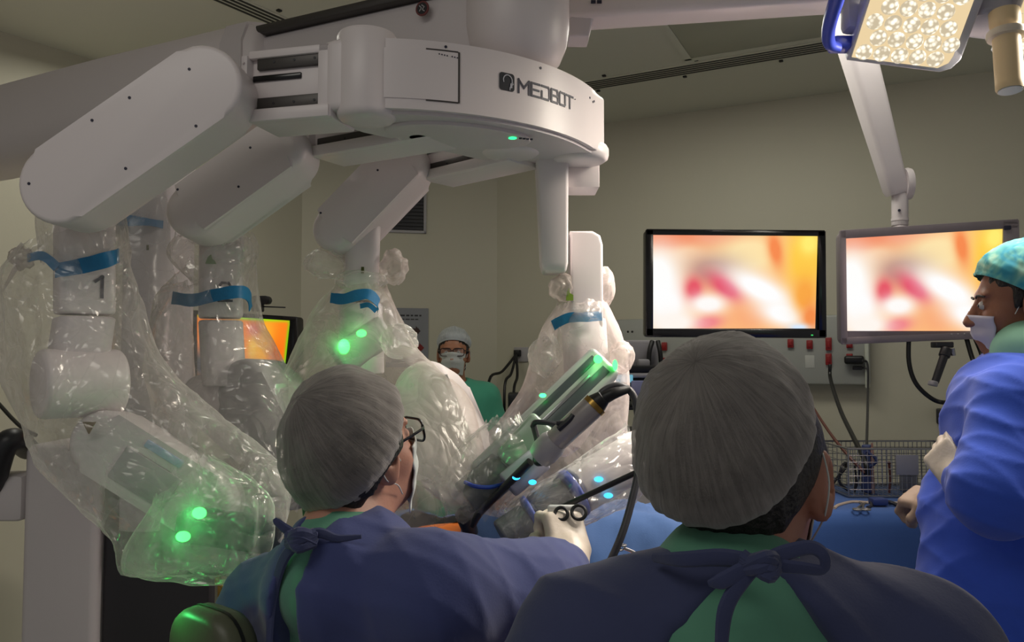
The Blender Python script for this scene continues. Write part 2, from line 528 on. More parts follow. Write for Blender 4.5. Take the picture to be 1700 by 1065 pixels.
# ------------------------------------------------------------------ room shell
H = 2.8
CL = V((-1.19, 4.48, 0)); CR = V((-.09, 4.74, 0))
DL = V((-.56, -.83, 0)).normalized(); DR = V((.90, -.437, 0)).normalized()
LE = CL + DL * 6.6; RE = CR + DR * 4.4
def wall(name, a, b, th=.1, h=H):
    d = (b - a).normalized(); n = V((d.y, -d.x, 0))
    mid = (a + b) / 2
    if n.dot(V((0, 1.5, 0)) - mid) > 0: n = -n
    bm = nb(); L = (b - a).length
    M = frame(d, n, a)
    s = 1 if (M.to_3x3() @ V((0, 1, 0))).dot(n) > 0 else -1
    prism(bm, [(0, 0), (L, 0), (L, h), (0, h)], 0, th, Matrix(((d.x, 0, n.x, a.x), (d.y, 0, n.y, a.y), (0, 1, 0, 0), (0, 0, 0, 1))))
    return tag(obj(name, bm, M_wall), kind='structure')
wall('wall_left', LE, CL); wall('wall_corner', CL, CR); wall('wall_right', CR, RE)
poly = [(CL.x, CL.y), (CR.x, CR.y), (RE.x, RE.y), (3.6, -1.2), (LE.x, LE.y)]
bm = nb(); prism(bm, poly, -.1, 0); tag(obj('floor', bm, M_floor), kind='structure')
bm = nb(); prism(bm, poly, H, H + .1); tag(obj('ceiling', bm, M_ceil), kind='structure')

# air slots in the ceiling
def slot(name, label, a, d, L, side, n):
    d = V((d[0], d[1], 0)).normalized(); q = V((-d.y, d.x, 0)) * side
    o = thing(name, label, 'air vent', (a[0], a[1], H), 'ceiling slot diffusers')
    M = Matrix(((d.x, q.x, 0, a[0]), (d.y, q.y, 0, a[1]), (0, 0, 1, H), (0, 0, 0, 1)))
    bm = nb(); box(bm, (L / 2, (n - 1) * .012, -.002), (L + .06, (n - 1) * .024 + .03, .006), M, .001); obj('diffuser_frame', bm, M_ceil, o)
    for i in range(n):
        bm = nb(); box(bm, (L / 2, i * .024, -.0055), (L, .011, .003), M); obj('slit', bm, M_black, o)
    for k in range(6):
        for s in (-.045, (n - 1) * .024 + .045):
            bm = nb(); box(bm, (.12 + k * L / 6 + (.1 if s > 0 else 0), s, -.003), (.018, .018, .008), M, .003); obj('clip', bm, M_black, o)
slot('slot_diffuser', 'long white ceiling slot diffuser with black slits above the twin screens', (.30, 3.90), (.895, -.46), 2.6, -1, 5)
slot('slot_diffuser', 'short-looking ceiling slot diffuser above the robot boom, running to the left wall', (-.86, 3.22), (-.56, -.83), 2.2, 1, 4)
d = DR; q = V((d.y, -d.x, 0))
bm = nb(); o3 = P(1150, 85, 3.43)
M = Matrix(((d.x, q.x, 0, o3.x), (d.y, q.y, 0, o3.y), (0, 0, 1, H), (0, 0, 0, 1)))
t = thing('ceiling_panel', 'flush frosted rectangular panel in the ceiling, beside the lamp arm', 'ceiling panel', (o3.x, o3.y, H))
box(bm, (.3, .2, -.003), (.62, .44, .006), M, .002); obj('panel_face', bm, M_panelgrey, t)
bm = nb()
for c, s in (((.3, -.03, -.004), (.68, .03, .008)), ((.3, .43, -.004), (.68, .03, .008)), ((-.025, .2, -.004), (.03, .46, .008)), ((.625, .2, -.004), (.03, .46, .008))): box(bm, c, s, M)
obj('panel_frame', bm, M_ceil, t)

# ------------------------------------------------------------------ helpers on the walls
def wall_frame(a, d, px, py):
    """matrix on a wall: x along the wall (to the right in view), y up, z out of the wall; origin where the pixel meets it"""
    x = (px - 850) / F
    s = (x * a.y - a.x) / (d.x - x * d.y)
    Y = a.y + d.y * s; p = P(px, py, Y)
    n = V((d.y, -d.x, 0)) 
    if n.dot(-p) < 0: n = -n
    return Matrix(((d.x, 0, n.x, p.x), (d.y, 0, n.y, p.y), (0, 1, 0, p.z), (0, 0, 0, 1))), Y
DC = (CR - CL).normalized()
# vent grille on the corner wall
M, Y = wall_frame(CL, DC, 666, 346)
S = Y / F
t = thing('vent_grille', 'dark louvred air grille high on the wall between the robot arms', 'vent', M.translation)
w, h = 84 * S, 82 * S
bm = nb()
for c, s in (((0, h / 2 - .008, .006), (w, .016, .014)), ((0, -h / 2 + .008, .006), (w, .016, .014)), ((w / 2 - .008, 0, .006), (.016, h, .014)), ((-w / 2 + .008, 0, .006), (.016, h, .014))): box(bm, c, s, M, .002)
obj('grille_frame', bm, M_robotgrey, t)
bm = nb(); box(bm, (0, 0, .002), (w - .02, h - .02, .004), M); obj('duct_opening', bm, M_black, t)
bm = nb()
for i in range(12):
    box(bm, (0, -h / 2 + .026 + i * (h - .052) / 11, .0), (w - .034, .012, .002), M @ Matrix.Translation((0, 0, .010)) )
obj('slats', bm, M_dark, t)
# poster
M, Y = wall_frame(CL, DC, 676, 560); S = Y / F
t = thing('wall_poster', 'pale grey wall notice with three dark red marks behind the draped robot arm', 'poster', M.translation)
bm = nb(); box(bm, (0, 0, .003), (70 * S, 98 * S, .006), M); obj('sheet', bm, pbr('poster_paper', '83858A', .6), t)
bm = nb()
xx = -.075
for wd in (.012, .03, .018, .014, .02, .012):
    box(bm, (xx + wd / 2 + .01, .128, .0068), (wd, .009, .001), M); xx += wd + .008
xx = -.075
for wd in (.022, .02, .024, .02, .018): box(bm, (xx + wd / 2 + .01, .106, .0068), (wd, .006, .001), M); xx += wd + .006
obj('text_lines', bm, pbr('poster_ink', '2C2C30', .6), t)
for i, (dx, dy, cm) in enumerate(((8, 14, '3A2420'), (14, -14, '7A1C18'), (20, -38, '7A1C18'))):
    bm = nb(); box(bm, (dx * S, (dy - 3) * S, .007), (22 * S, 9 * S, .002), M, .0009); prism(bm, [(14 * S + dx * S, (dy - 3) * S), (6 * S + dx * S, (dy + 5) * S), (6 * S + dx * S, (dy - 11) * S)], .006, .0082, M)
    obj('red_mark', bm, pbr('mark_ink', cm, .6), t)
# outlet in the corner with three cords
M, Y = wall_frame(CR, DR, 866, 588); S = Y / F
t = thing('wall_outlet', 'white wall outlet with a black plug, right of the nurse', 'outlet', M.translation)
bm = nb(); box(bm, (0, 0, .005), (26 * S, 24 * S, .01), M, .003); obj('cover_plate', bm, M_robotgrey, t)
bm = nb(); box(bm, (-5 * S, 2 * S, .02), (11 * S, 11 * S, .03), M, .004); obj('plug', bm, M_black, t)
p0 = M @ V((-5 * S, 0, .036))
for i, (ex, ey, lb) in enumerate(((812, 632, 'leftmost of the three black cords hanging from the wall outlet by the nurse'), (838, 640, 'middle of the three black cords hanging from the wall outlet by the nurse'), (853, 650, 'nearly vertical black cord hanging from the wall outlet by the nurse'))):
    e = P(ex, ey, 4.45); bm = nb(); tube(bm, [p0, p0.lerp(e, .45) + V((.012 * (i - 1), 0, -.03)), e, e + V((0, -.05, -.3)), V((e.x, e.y - .05, .9))], .008, 8, 6)
    tag(obj('black_cable', bm, M_black), lb, 'cord', 'cords from the wall outlet')
t = thing('equipment_box', 'dark equipment box on a cart behind the nurse, by the wall outlet', 'equipment', (P(862, 660, 4.4).x, 4.4, 0))
b = P(866, 668, 4.4)
bm = nb(); box(bm, b, (.15, .16, .11), None, .012); obj('casing', bm, M_dark, t)
bm = nb(); box(bm, (b.x, 4.4, .5), (.3, .25, .9), None, .01); obj('cart', bm, M_robotgrey, t)
# ------------------------------------------------------------------ surgical robot
R0 = thing('surgical_robot', 'large white four-armed surgical robot hanging over the patient', 'surgical robot', (-1.05, 2.35, 0))
# cart tower and column
bm = nb()
xa, xb = P(35, 900, 2.2).x, P(160, 900, 2.2).x
box(bm, ((xa + xb) / 2, 2.47, .62), (xb - xa, .54, 1.24), None, .02, 3); obj('cart_tower', bm, M_robot2, R0)
xc = P(352, 900, 2.24).x
bm = nb(); box(bm, ((xb + xc) / 2, 2.48, .58), (xc - xb, .50, 1.12), None, .015); obj('cart_side_panel', bm, pbr('charcoal_panel', '2C2A2E', .45), R0)
bm = nb(); box(bm, (-1.02, 2.47, .06), (.95, .8, .12), None, .03); obj('cart_base', bm, M_robotgrey, R0)
bm = nb()
tube(bm, [P(-40, 860, 2.25), P(-14, 800, 2.2), P(6, 742, 2.17), P(26, 730, 2.2), P(46, 745, 2.3)], [.035, .035, .033, .033, .03], 14, 6); obj('push_handle', bm, M_dark, R0)
bm = nb(); a = P(10, 822, 2.25); box(bm, (a.x + .0, a.y, a.z), (.15, .1, .13), None, .02); obj('handle_bracket', bm, M_robot2, R0)
cx0, cy0 = P(250, 400, 2.26).x, 2.32
bm = nb()
prism(bm, rrect(.155, .2, .05), 1.0, 2.16, Matrix.Translation((cx0, cy0, 0)), .004); obj('column', bm, M_robot2, R0)
bm = nb(); a = P(240, 409, 2.2); box(bm, (a.x, 2.219, a.z), (.006, .003, .014)); obj('level_mark', bm, pbr('mark_olive', '4C5216', .6), R0)
# main boom and its inner beam
hub = V((.012, 1.70, 0))
bd = V((-.90, .43, 0)).normalized(); bq = V((-bd.y, bd.x, 0))
def boomM(o): return Matrix(((bd.x, 0, bq.x, o[0]), (bd.y, 0, bq.y, o[1]), (0, 1, 0, o[2]), (0, 0, 0, 1)))
bo = V((-.575, 2.0, 2.20))
bm = nb()
rings = []
prof = [(-.06, -.115), (.06, -.115), (.11, -.085), (.125, -.03), (.125, .05), (.105, .1), (.05, .118), (-.05, .118), (-.105, .1), (-.125, .05), (-.125, -.03), (-.11, -.085)]
for s, k in ((0, .86), (.012, .95), (.05, 1), (.5, 1.0), (.55, 1.0), (1.2, 1.04), (1.9, 1.06)):
    c = bo + bd * s
    rings.append([c + bq * (u * k) + V((0, 0, w * k + (.0 if s < 1 else -.02))) for u, w in prof])
loft(bm, rings); obj('boom_sleeve', bm, M_robot, R0, 50)
bm = nb(); c = bo + bd * .0; Mb = boomM(c)
rings = [[bo + bd * s + bq * (u * 1.025) + V((0, 0, w * 1.025)) for u, w in prof] for s in (.03, .10)]
loft(bm, rings); obj('boom_collar', bm, M_robot2, R0, 50)
L = (bo - hub).xy.length
bm = nb(); Mi = boomM(V((hub.x, hub.y, 2.2)))
box(bm, (L / 2 + .02, 0.0, -.02), (L + .1, .15, .17), Mi, .02, 3)
obj('boom_beam', bm, M_robot2, R0)
bm = nb(); box(bm, (L / 2 + .12, .082, -.002), (L - .1, .02, .17), Mi, .006); obj('beam_cover', bm, M_rail, R0)
# (x along boom, y up, z across) -> near face sits at z = -.085
# round warning sticker on the beam
pf = P(701, 14, 1.78)
nf = -bq if bq.y > 0 else bq
stk = part('warning_sticker', R0, pf)
def beam_pt(px, py, off=.0):
    # meets the near face of the beam
    o = V((0, 0, CZ)); d = P(px, py, 2) - o; face = hub + nf * (.085 + off); tt = ((face - o).xy.dot(nf.xy)) / d.xy.dot(nf.xy)
    return o + d * tt
c = beam_pt(701, 14); Ms = Matrix(((-bd.x, 0, nf.x, c.x), (-bd.y, 0, nf.y, c.y), (0, 1, 0, c.z), (0, 0, 0, 1)))
bm = nb(); cyl(bm, Ms @ V((0, 0, -.002)), Ms @ V((0, 0, .001)), .0165, n=32); obj('sticker_ring', bm, pbr('sticker_red', '6A3030', .5), stk)
bm = nb(); cyl(bm, Ms @ V((0, 0, -.002)), Ms @ V((0, 0, .0016)), .0125, n=32); obj('sticker_disc', bm, pbr('sticker_black', '1E1C20', .5), stk)
bm = nb(); strokes(bm, [[(-.006, .006), (-.001, .001), (-.006, -.005)], [(.0, .007), (.006, .002), (.001, -.003), (.006, -.007)]], lambda u, v, h: Ms @ V((u, v, .0014 + h)), .0022, .0006); obj('sticker_symbol', bm, M_robotgrey, stk)
bm = nb()
for k, (u, w) in enumerate(((0, .006), (.008, .004), (.014, .005), (.021, .004))):
    c = beam_pt(800, 51); Mm = Matrix(((-bd.x, 0, nf.x, c.x), (-bd.y, 0, nf.y, c.y), (0, 1, 0, c.z), (0, 0, 0, 1))); box(bm, (u, 0, .0005), (w, .003, .001), Mm)
obj('beam_marking', bm, M_ink, R0)
# hub
bm = nb(); lathe(bm, [(.02, 2.083), (.045, 2.085), (.072, 2.096), (.093, 2.118), (.106, 2.15), (.112, 2.19), (.113, 2.3), (.113, 2.5), (.08, 2.52)], Matrix.Translation((hub.x, hub.y, 0)), 48)
obj('hub', bm, M_robot, R0, 50)
bm = nb(); lathe(bm, [(.02, 2.03), (.06, 2.03), (.06, 2.09), (.02, 2.09)], Matrix.Translation((hub.x, hub.y, 0)), 40); obj('hub_collar', bm, M_robot2, R0)
# arched head housing
HC = V((-.28, 2.005, 0)); HR = .515; Z0, Z1 = 1.953, 2.088
def arc(a, r=HR, z=0): return V((HC.x + r * math.cos(a), HC.y + r * math.sin(a), z))
A0, A1 = math.radians(-97), math.radians(-25)
head_poly = [tuple(arc(A0 + (A1 - A0) * i / 30).xy) for i in range(31)]
head_poly += [(.214, 1.83), (.218, 1.87), (.212, 1.92), (.19, 1.955), (.14, 1.975), (.06, 1.96), (-.05, 1.90), (-.15, 1.80), (-.24, 1.70), (-.33, 1.63), (-.365, 1.58), (-.372, 1.54), (-.36, 1.505)]
bm = nb(); prism(bm, head_poly, Z0, Z1, None, .012, 4); obj('head_housing', bm, M_robot, R0, 40)
# underside cover plates
def inset(poly, k, cen): return [(cen[0] + (x - cen[0]) * k, cen[1] + (y - cen[1]) * k) for x, y in poly]
bm = nb(); prism(bm, inset(head_poly, .93, (-.02, 1.74)), Z0 - .007, Z0 + .002, None, .004, 3); obj('bottom_cover', bm, M_robot2, R0, 40)
bm = nb()
el = [(-.11 + .16 * math.cos(a) * .92 - .03 * math.sin(a), 1.645 + .075 * math.sin(a) + .10 * math.cos(a) * .55) for a in [2 * PI * i / 40 for i in range(40)]]
prism(bm, el, Z0 - .014, Z0 - .004, None, .005, 3); obj('bottom_cover', bm, M_robot2, R0, 40)
# hinged door panel on the front, with dark seams
def dr(u, z, h): # u = arc angle
    return arc(u, HR + h, z)
def ang_at(px, z=2.0):
    best = min(((abs((850 + F * arc(a).x / arc(a).y) - px), a) for a in [A0 + (A1 - A0) * i / 2000 for i in range(2001)]))
    return best[1]
bm = nb(); a0, a1 = ang_at(611), ang_at(759)
g0 = []
for i in range(17):
    a = a0 + (a1 - a0) * i / 16; g0.append([dr(a, 1.973, -.004), dr(a, 1.973, .002), dr(a, 2.069, .002), dr(a, 2.069, -.004)])
loft(bm, g0); obj('door_panel', bm, M_robot, R0, 40)
bm = nb()
for aa, za, zb, ww in ((a1 + .003, 1.971, 2.071, .0036), (a0 - .004, 1.975, 2.066, .0012)):
    loft(bm, [[dr(aa - ww, za, .0005), dr(aa + ww, za, .0005), dr(aa + ww, za, .0022), dr(aa - ww, za, .0022)], [dr(aa - ww, zb, .0005), dr(aa + ww, zb, .0005), dr(aa + ww, zb, .0022), dr(aa - ww, zb, .0022)]])
for z, w0, w1 in ((2.0715, ang_at(705), a1), (1.9715, ang_at(705), a1)):
    loft(bm, [[dr(w0 + (w1 - w0) * i / 10, z - .001, .0), dr(w0 + (w1 - w0) * i / 10, z - .001, .0016), dr(w0 + (w1 - w0) * i / 10, z + .001, .0016), dr(w0 + (w1 - w0) * i / 10, z + .001, 0)] for i in range(11)])
obj('door_seam', bm, M_rail, R0)
for px, z in ((738, 2.079), (898, 2.076)): 
    bm = nb(); a = ang_at(px); cyl(bm, dr(a, z, -.002), dr(a, z, .0012), .0028, n=12); obj('screw', bm, M_ink, R0)
bm = nb()
for k in range(7): 
    a = ang_at(727 + k * 4.4 + (4 if k > 3 else 0)); cyl(bm, dr(a, 2.063 - .0006 * k, .001), dr(a, 2.063 - .0006 * k, .0028), .0014, n=6)
for k in range(3):
    a = ang_at(981 + k * 5); cyl(bm, dr(a, 2.062 - .004 * (k % 2), -.002), dr(a, 2.062 - .004 * (k % 2), .001), .0026, n=8)
obj('small_print', bm, M_ink, R0)
# lettering and emblem
def em(px0, px1): return ang_at(px0), ang_at(px1)
b0, b1 = em(828.5, 853.5); zc = 2.029; hs = .0178
bm = nb()
pts = rrect(2, 2, .35, 5)
top = [bm.verts.new(dr(b0 + (b1 - b0) * (x + 1) / 2, zc + y * hs, .0012)) for x, y in pts]; bm.faces.new(top)
lo = [bm.verts.new(dr(b0 + (b1 - b0) * (x + 1) / 2, zc + y * hs, -.001)) for x, y in pts]
for i in range(len(pts)): bm.faces.new((top[i], top[(i + 1) % len(pts)], lo[(i + 1) % len(pts)], lo[i]))
emb = part('emblem', R0, dr((b0 + b1) / 2, zc, 0)); obj('emblem_square', bm, pbr('emblem_ink', '22242C', .45), emb)
bm = nb(); fm = lambda u, v, h: dr(b0 + (b1 - b0) * (u + 1) / 2, zc + v * hs, .0014 + h)
arcpts = [(.08 + .58 * math.cos(a), .18 + .6 * math.sin(a)) for a in [math.radians(200 - 12 * i) for i in range(18)]]
strokes(bm, [arcpts, [(.66, .1), (.78, -.18), (.62, -.3), (.62, -.55), (.38, -.62), (.36, -.85)], [(.48, -.2), (.46, -.5)], [(.56, -.1), (.54, -.55)]], fm, .12, .0006)
obj('emblem_profile', bm, pbr('emblem_grey', 'B8B8C0', .45), emb)
LET = {'M': [[(0, 0), (0, 1), (.5, .42), (1, 1), (1, 0)]], 'E': [[(1, 1), (0, 1), (0, 0), (1, 0)], [(0, .5), (.9, .5)]],
       'D': [[(0, 1), (.85, 1), (1, .85), (1, .15), (.85, 0), (0, 0), (0, .55)]], 'B': [[(0, 0), (0, 1), (.85, 1), (.95, .9), (.95, .6), (.85, .52), (0, .52)], [(.85, .52), (1, .4), (1, .1), (.9, 0), (0, 0)]],
       'O': [[(0, .12), (0, .88), (.12, 1), (.88, 1), (1, .88), (1, .12), (.88, 0), (.12, 0), (0, .12)]], 'T': [[(0, 1), (1, 1)], [(.5, 1), (.5, 0)]]}
bm = nb(); edges = [(861, 878.5), (883, 896), (900, 912.5), (916.5, 927), (930, 939), (941.5, 952)]
for ch, (p0, p1) in zip('MEDBOT', edges):
    u0, u1 = em(p0, p1)
    sc = abs(u1 - u0) * HR
    for pl in LET[ch]:
        strokes(bm, [[(x * sc, y * .0262) for x, y in pl]], lambda u, v, h, u0=u0: dr(u0 + u / HR, 2.0135 + v, .0004 + h), .0042, .0009)
a = ang_at(955.5); box(bm, dr(a, 2.038, .001), (.0022, .0014, .0016))
obj('lettering', bm, M_ink, R0)
# status light and marks on the underside
a = P(851, 229, 1.70); zz = Z0 - .0145
def under(px, py, z): 
    o = V((0, 0, CZ)); d = P(px, py, 1) - o; return o + d * ((z - CZ) / d.z)
c = under(851, 229, zz); bm = nb(); cyl(bm, c + V((0, 0, .004)), c - V((0, 0, .001)), .0085, n=20); obj('status_light', bm, M_greenlow, R0)
bm = nb()
for k in range(4): c2 = under(864 + k * 6, 229.5 + k * .6, zz); box(bm, c2, (.006, .008, .0016))
obj('underside_marking', bm, M_ink, R0)

# arm pivots below the head
piv = [(-.283, 1.533), (-.196, 1.645), (-.003, 1.80), (.162, 1.86)]
arms = []
for i, (x, y) in enumerate(piv):
    A = part('robot_arm', R0, (x, y, 1.95)); arms.append(A)
    bm = nb(); z1 = 2.112 if i == 0 else 1.98
    k = (1, .92, 1.14, 1.12)[i]; zb_ = .034; lathe(bm, [(r_ * k, z_ + zb_ * (z_ < 1.925)) for r_, z_ in [(.02, 1.905), (.05, 1.906), (.057, 1.912), (.059, 1.92), (.059, z1 - .012), (.055, z1 - .004), (.045, z1), (.01, z1)]], Matrix.Translation((x, y, 0)), 40)
    obj('pivot_disc', bm, M_robot, A, 40)

def slide(A, a, b, z0, z1, th=.1, rails=True, win=True):
    """telescoping rail unit between two floor points, near face towards the viewer"""
    a = V((a[0], a[1], 0)); b = V((b[0], b[1], 0)); d = (b - a).normalized(); n = V((d.y, -d.x, 0))
    if n.y > 0: n = -n
    L = (b - a).length; h = z1 - z0
    M = Matrix(((d.x, 0, n.x, a.x), (d.y, 0, n.y, a.y), (0, 1, 0, z0), (0, 0, 0, 1)))
    if (M.to_3x3().determinant()) < 0: pass
    bm = nb(); box(bm, (L / 2, h / 2, -th / 2), (L, h, th), M, .004)
    box(bm, (L / 2, h - .008, .006), (L, .016, .014), M, .003); box(bm, (L / 2, .012, .008), (L, .026, .02), M, .005)
    box(bm, (.012, h / 2, .006), (.028, h, .014), M, .003)
    obj('slide_frame', bm, M_robot, A, 40)
    bm = nb()
    for zc_ in (h * .83, h * .25): box(bm, (L / 2, zc_, .003), (L - .03, h * .185, .010), M, .002)
    obj('slide_rail', bm, M_rail, A)
    bm = nb(); box(bm, (L * .68, h * .625, .0015), (L * .6, h * .085, .006), M, .002); obj('slide_slot', bm, M_blackgloss, A)
    for k in range(3):
        for zc_ in (h * .83, h * .25): bm = nb(); cyl(bm, M @ V((L * (.2 + .25 * k), zc_, .004)), M @ V((L * (.2 + .25 * k), zc_, .0088)), .0026, n=10); obj('rail_bolt', bm, M_dark, A)
    bm = nb(); box(bm, (L + .006, h * .5, -th * .3), (.014, h * .86, th), M, .003)
    for zz_ in (.2, .35, .7, .82): cyl(bm, M @ V((L + .006, h * zz_, th * .19)), M @ V((L + .006, h * zz_, th * .2 + .004)), .0022, n=8)
    obj('mount_plate', bm, M_robot2, A)
slide(arms[0], (-.345, 1.512), (-.515, 1.555), 1.94, 2.082)
slide(arms[1], (-.17, 1.65), (-.455, 1.815), 1.938, 2.06)
slide(arms[2], (.0, 1.835), (-.225, 2.045), 1.935, 2.055)
bm = nb(); e = P(968, 294, 1.93); box(bm, (e.x, 1.96, e.z + .02), (.076, .1, .098), None, .003); obj('slide_end', bm, M_robot, arms[3])

def link_arm(A, name, a, b, r, ext, bev=.014, mat=None, r2=None):
    """flat-sided capsule link; a and b are the end centres on its near face, ext the vector through its thickness"""
    a = V(a); b = V(b); L = (b - a).length
    bm = nb(); z = V(ext); h = z.length
    x = (b - a).normalized(); z = (z - x * z.dot(x)).normalized(); y = z.cross(x)
    M = Matrix(((x.x, y.x, z.x, a.x), (x.y, y.y, z.y, a.y), (x.z, y.z, z.z, a.z), (0, 0, 0, 1)))
    prism(bm, stadium(L, r, 16, r2), 0, h, M, bev, 5)
    return obj(name, bm, mat or M_robot, A, 40), M, L, h
def dots(A, M, L, pts, z=-.001):
    for u, v in pts: bm = nb(); cyl(bm, M @ V((u, v, .003)), M @ V((u, v, z)), .0028, n=10); obj('screw', bm, M_ink, A)
_, M, L, h = link_arm(arms[0], 'upper_link', P(332, 140, 1.45), P(97, 303, 1.45), .0765, (.0, .115, -.0), .010)
dots(arms[0], M, L, ((.0, .035), (.05, -.06), (.12, .055), (.2, -.05), (.2, .06), (L + .045, .03)))
bm = nb(); box(bm, (.066, .073, .010), (.04, .016, .012), M, .004); obj('link_cap', bm, M_robot2, arms[0])
_, M, L, h = link_arm(arms[1], 'upper_link', P(458, 240, 1.74), P(314, 343, 1.74), .063, (.02, .13, -.01), .028)
dots(arms[1], M, L, ((.05, .03), (.12, -.03), (L, .05)))
_, M, L, h = link_arm(arms[2], 'upper_link', P(664, 262, 1.96), P(555, 375, 1.96), .063, (.018, .13, -.01), .028)
dots(arms[2], M, L, ((.06, .02), (L, .05)))
# fourth arm, seen along its link
a = P(917, 262, 1.86); b = P(921, 450, 1.90)
bm = nb(); M = frame(b - a, V((1, .0, 0)), a)
L = (b - a).length
rings = []
for s, w, dd in ((0, .078, .10), (.3, .074, .10), (.92, .066, .095), (.985, .058, .088), (1, .048, .08)):
    c = a.lerp(b, s); rings.append([V((c.x + x * w, c.y + .05 + y * dd, c.z)) for x, y in rrect(1, 1, .12, 4)])
loft(bm, rings); obj('upper_link', bm, M_robot, arms[3], 45)

def forearm(A, pt, pb, w, dpt, yaw, r=.02, name='forearm', mat=None):
    pt = V(pt); pb = V(pb); bm = nb()
    R = Matrix.Rotation(yaw, 3, 'Z'); rings = []
    n = 5
    for s, k in ((0, .86), (.01, .95), (.03, 1), (.97, 1), (.99, .97), (1, .9)):
        c = pt.lerp(pb, s); rings.append([c + R @ V((x * k, y * k, 0)) for x, y in rrect(w, dpt, r, n)])
    loft(bm, rings); return obj(name, bm, mat or M_robot, A, 45), R
def digit(A, polys, c, R, w, h, th=.006, name='number'):
    # on a face whose outward direction is R @ -Y
    ex = R @ V((1, 0, 0)); ny = R @ V((0, -1, 0)); bm = nb()
    strokes(bm, polys, lambda u, v, q: V(c) + ex * (u * w) + V((0, 0, v * h)) + ny * (q + .0006), th / max(w, 1e-6) * w if False else th, .0008) if False else None
    strokes(bm, [[(u * w, v * h) for u, v in pl] for pl in polys], lambda u, v, q: V(c) + ex * u + V((0, 0, v)) + ny * (q + .0008), th, .0008)
    obj(name, bm, M_ink, A)
ONE = [[(-.35, .28), (.05, .5), (.05, -.5)]]
TWO = [[(-.4, .3), (-.2, .5), (.2, .5), (.4, .3), (.35, .05), (-.4, -.5), (.42, -.5)]]
# arm with the figure 1
_, Rr = forearm(arms[0], P(140, 322, 1.66), P(140, 522, 1.66), .105, .105, math.radians(38), .018)
fc = P(140, 322, 1.66)
fx = Rr @ V((0, -.0525, 0))
digit(arms[0], ONE, V((-.8445, 1.6321, 1.6247)), Rr, .03, .041, .0065)
bm = nb(); box(bm, V((fc.x, fc.y, P(160, 524, 1.66).z)), (.1, .1, .003), Matrix.Translation((0, 0, 0))); bm.free()
_, Rr = forearm(arms[0], P(140, 526, 1.66), P(120, 660, 1.66), .108, .12, math.radians(38), .03, 'wrist_joint', M_robot2)
bm = nb(); c = P(122, 620, 1.60)
cyl(bm, c + V((-.06, -.02, -.02)), c + V((.05, .09, -.02)), .07, bev=.012, n=36); obj('elbow_joint', bm, M_robot, arms[0], 45)
_, M, L, h = link_arm(arms[0], 'lower_link', P(165, 735, 1.60), P(330, 838, 1.60), .066, (.01, .11, -.02), .02, M_robot2)
bm = nb(); box(bm, (.115, .01, -.001), (.13, .07, .01), M, .004); obj('link_window', bm, M_robotgrey, arms[0])
bm = nb(); box(bm, (.12, -.048, -.001), (.085, .016, .006), M, .002); obj('barcode_label', bm, pbr('label_blue', 'A9BCD8', .5), arms[0])
bm = nb(); c = P(148, 709, 1.58); prism(bm, [(-.013, .011), (.013, .011), (0, -.013)], -.002, .002, Matrix(((1, 0, 0, c.x), (0, 0, 1, c.y), (0, 1, 0, c.z), (0, 0, 0, 1)))); obj('hazard_label', bm, pbr('hazard', '6E5A3A', .5), arms[0])
def module(A, a, b, w, d, up, leds, name='instrument_module', body=None, ledsize=.008):
    """long instrument sled: light side walls, dark groove, green lamps at its end"""
    a = V(a); b = V(b); x = (b - a).normalized(); M = frame(x, up, a); L = (b - a).length
    # local x along, y across, z depth
    bm = nb(); box(bm, (L / 2, 0, 0), (L, w, d), M, min(w, d) * .2, 3); m = obj(name, bm, body or M_robot2, A, 45)
    return M, L
# arm 1 module with two green lamps
Mm, L = module(arms[0], P(300, 868, 1.55), P(462, 890, 1.55), .062, .07, (0, 0, 1), None, 'instrument_module', pbr('module_dark', '20282A', .4))
def led(A, p, r, m=None):
    bm = nb(); ball(bm, p, r); return obj('lamp', bm, m or M_green, A)
led(arms[0], P(331, 851, 1.505), (.0135, .008, .011)); led(arms[0], P(304, 890, 1.505), (.014, .008, .010))
# arm 2
_, Rr = forearm(arms[1], P(368, 348, 1.93), P(366, 528, 1.93), .10, .11, math.radians(22), .02)
fc = P(372, 487, 1.93); digit(arms[1], TWO, V((fc.x, fc.y, fc.z)) + Rr @ V((.0, -.056, 0)), Rr, .035, .042, .006)
_, _ = forearm(arms[1], P(366, 532, 1.93), P(372, 640, 1.93), .10, .12, math.radians(22), .03, 'wrist_joint', M_robot2)
link_arm(arms[1], 'lower_link', P(398, 650, 1.86), P(470, 790, 1.80), .078, (.05, .12, -.0), .02, M_robotgrey)
link_arm(arms[1], 'lower_link', P(330, 660, 1.90), P(420, 740, 1.88), .055, (.02, .10, -.0), .02, M_robot2)
# arm 3
_, Rr = forearm(arms[2], P(602, 372, 2.03), P(598, 500, 2.03), .088, .10, math.radians(15), .03)
bm = nb(); c = P(602, 448, 1.975); box(bm, c, (.007, .003, .016)); obj('level_mark', bm, pbr('mark_olive', '4C5216', .6), arms[2])
_, _ = forearm(arms[2], P(598, 504, 2.03), P(600, 620, 2.0), .11, .12, math.radians(15), .04, 'wrist_joint', M_robot2)
link_arm(arms[2], 'lower_link', P(695, 648, 1.92), P(742, 770, 1.84), .082, (.03, .13, .0), .03, M_robot)
led(arms[2], P(571, 575, 1.90), (.014, .008, .018)); led(arms[2], P(600, 553, 1.90), (.012, .008, .009))
Mm, L = module(arms[2], P(560, 600, 1.94), P(640, 545, 2.0), .08, .06, (0, 0, 1), None, 'instrument_module', M_robotgrey)
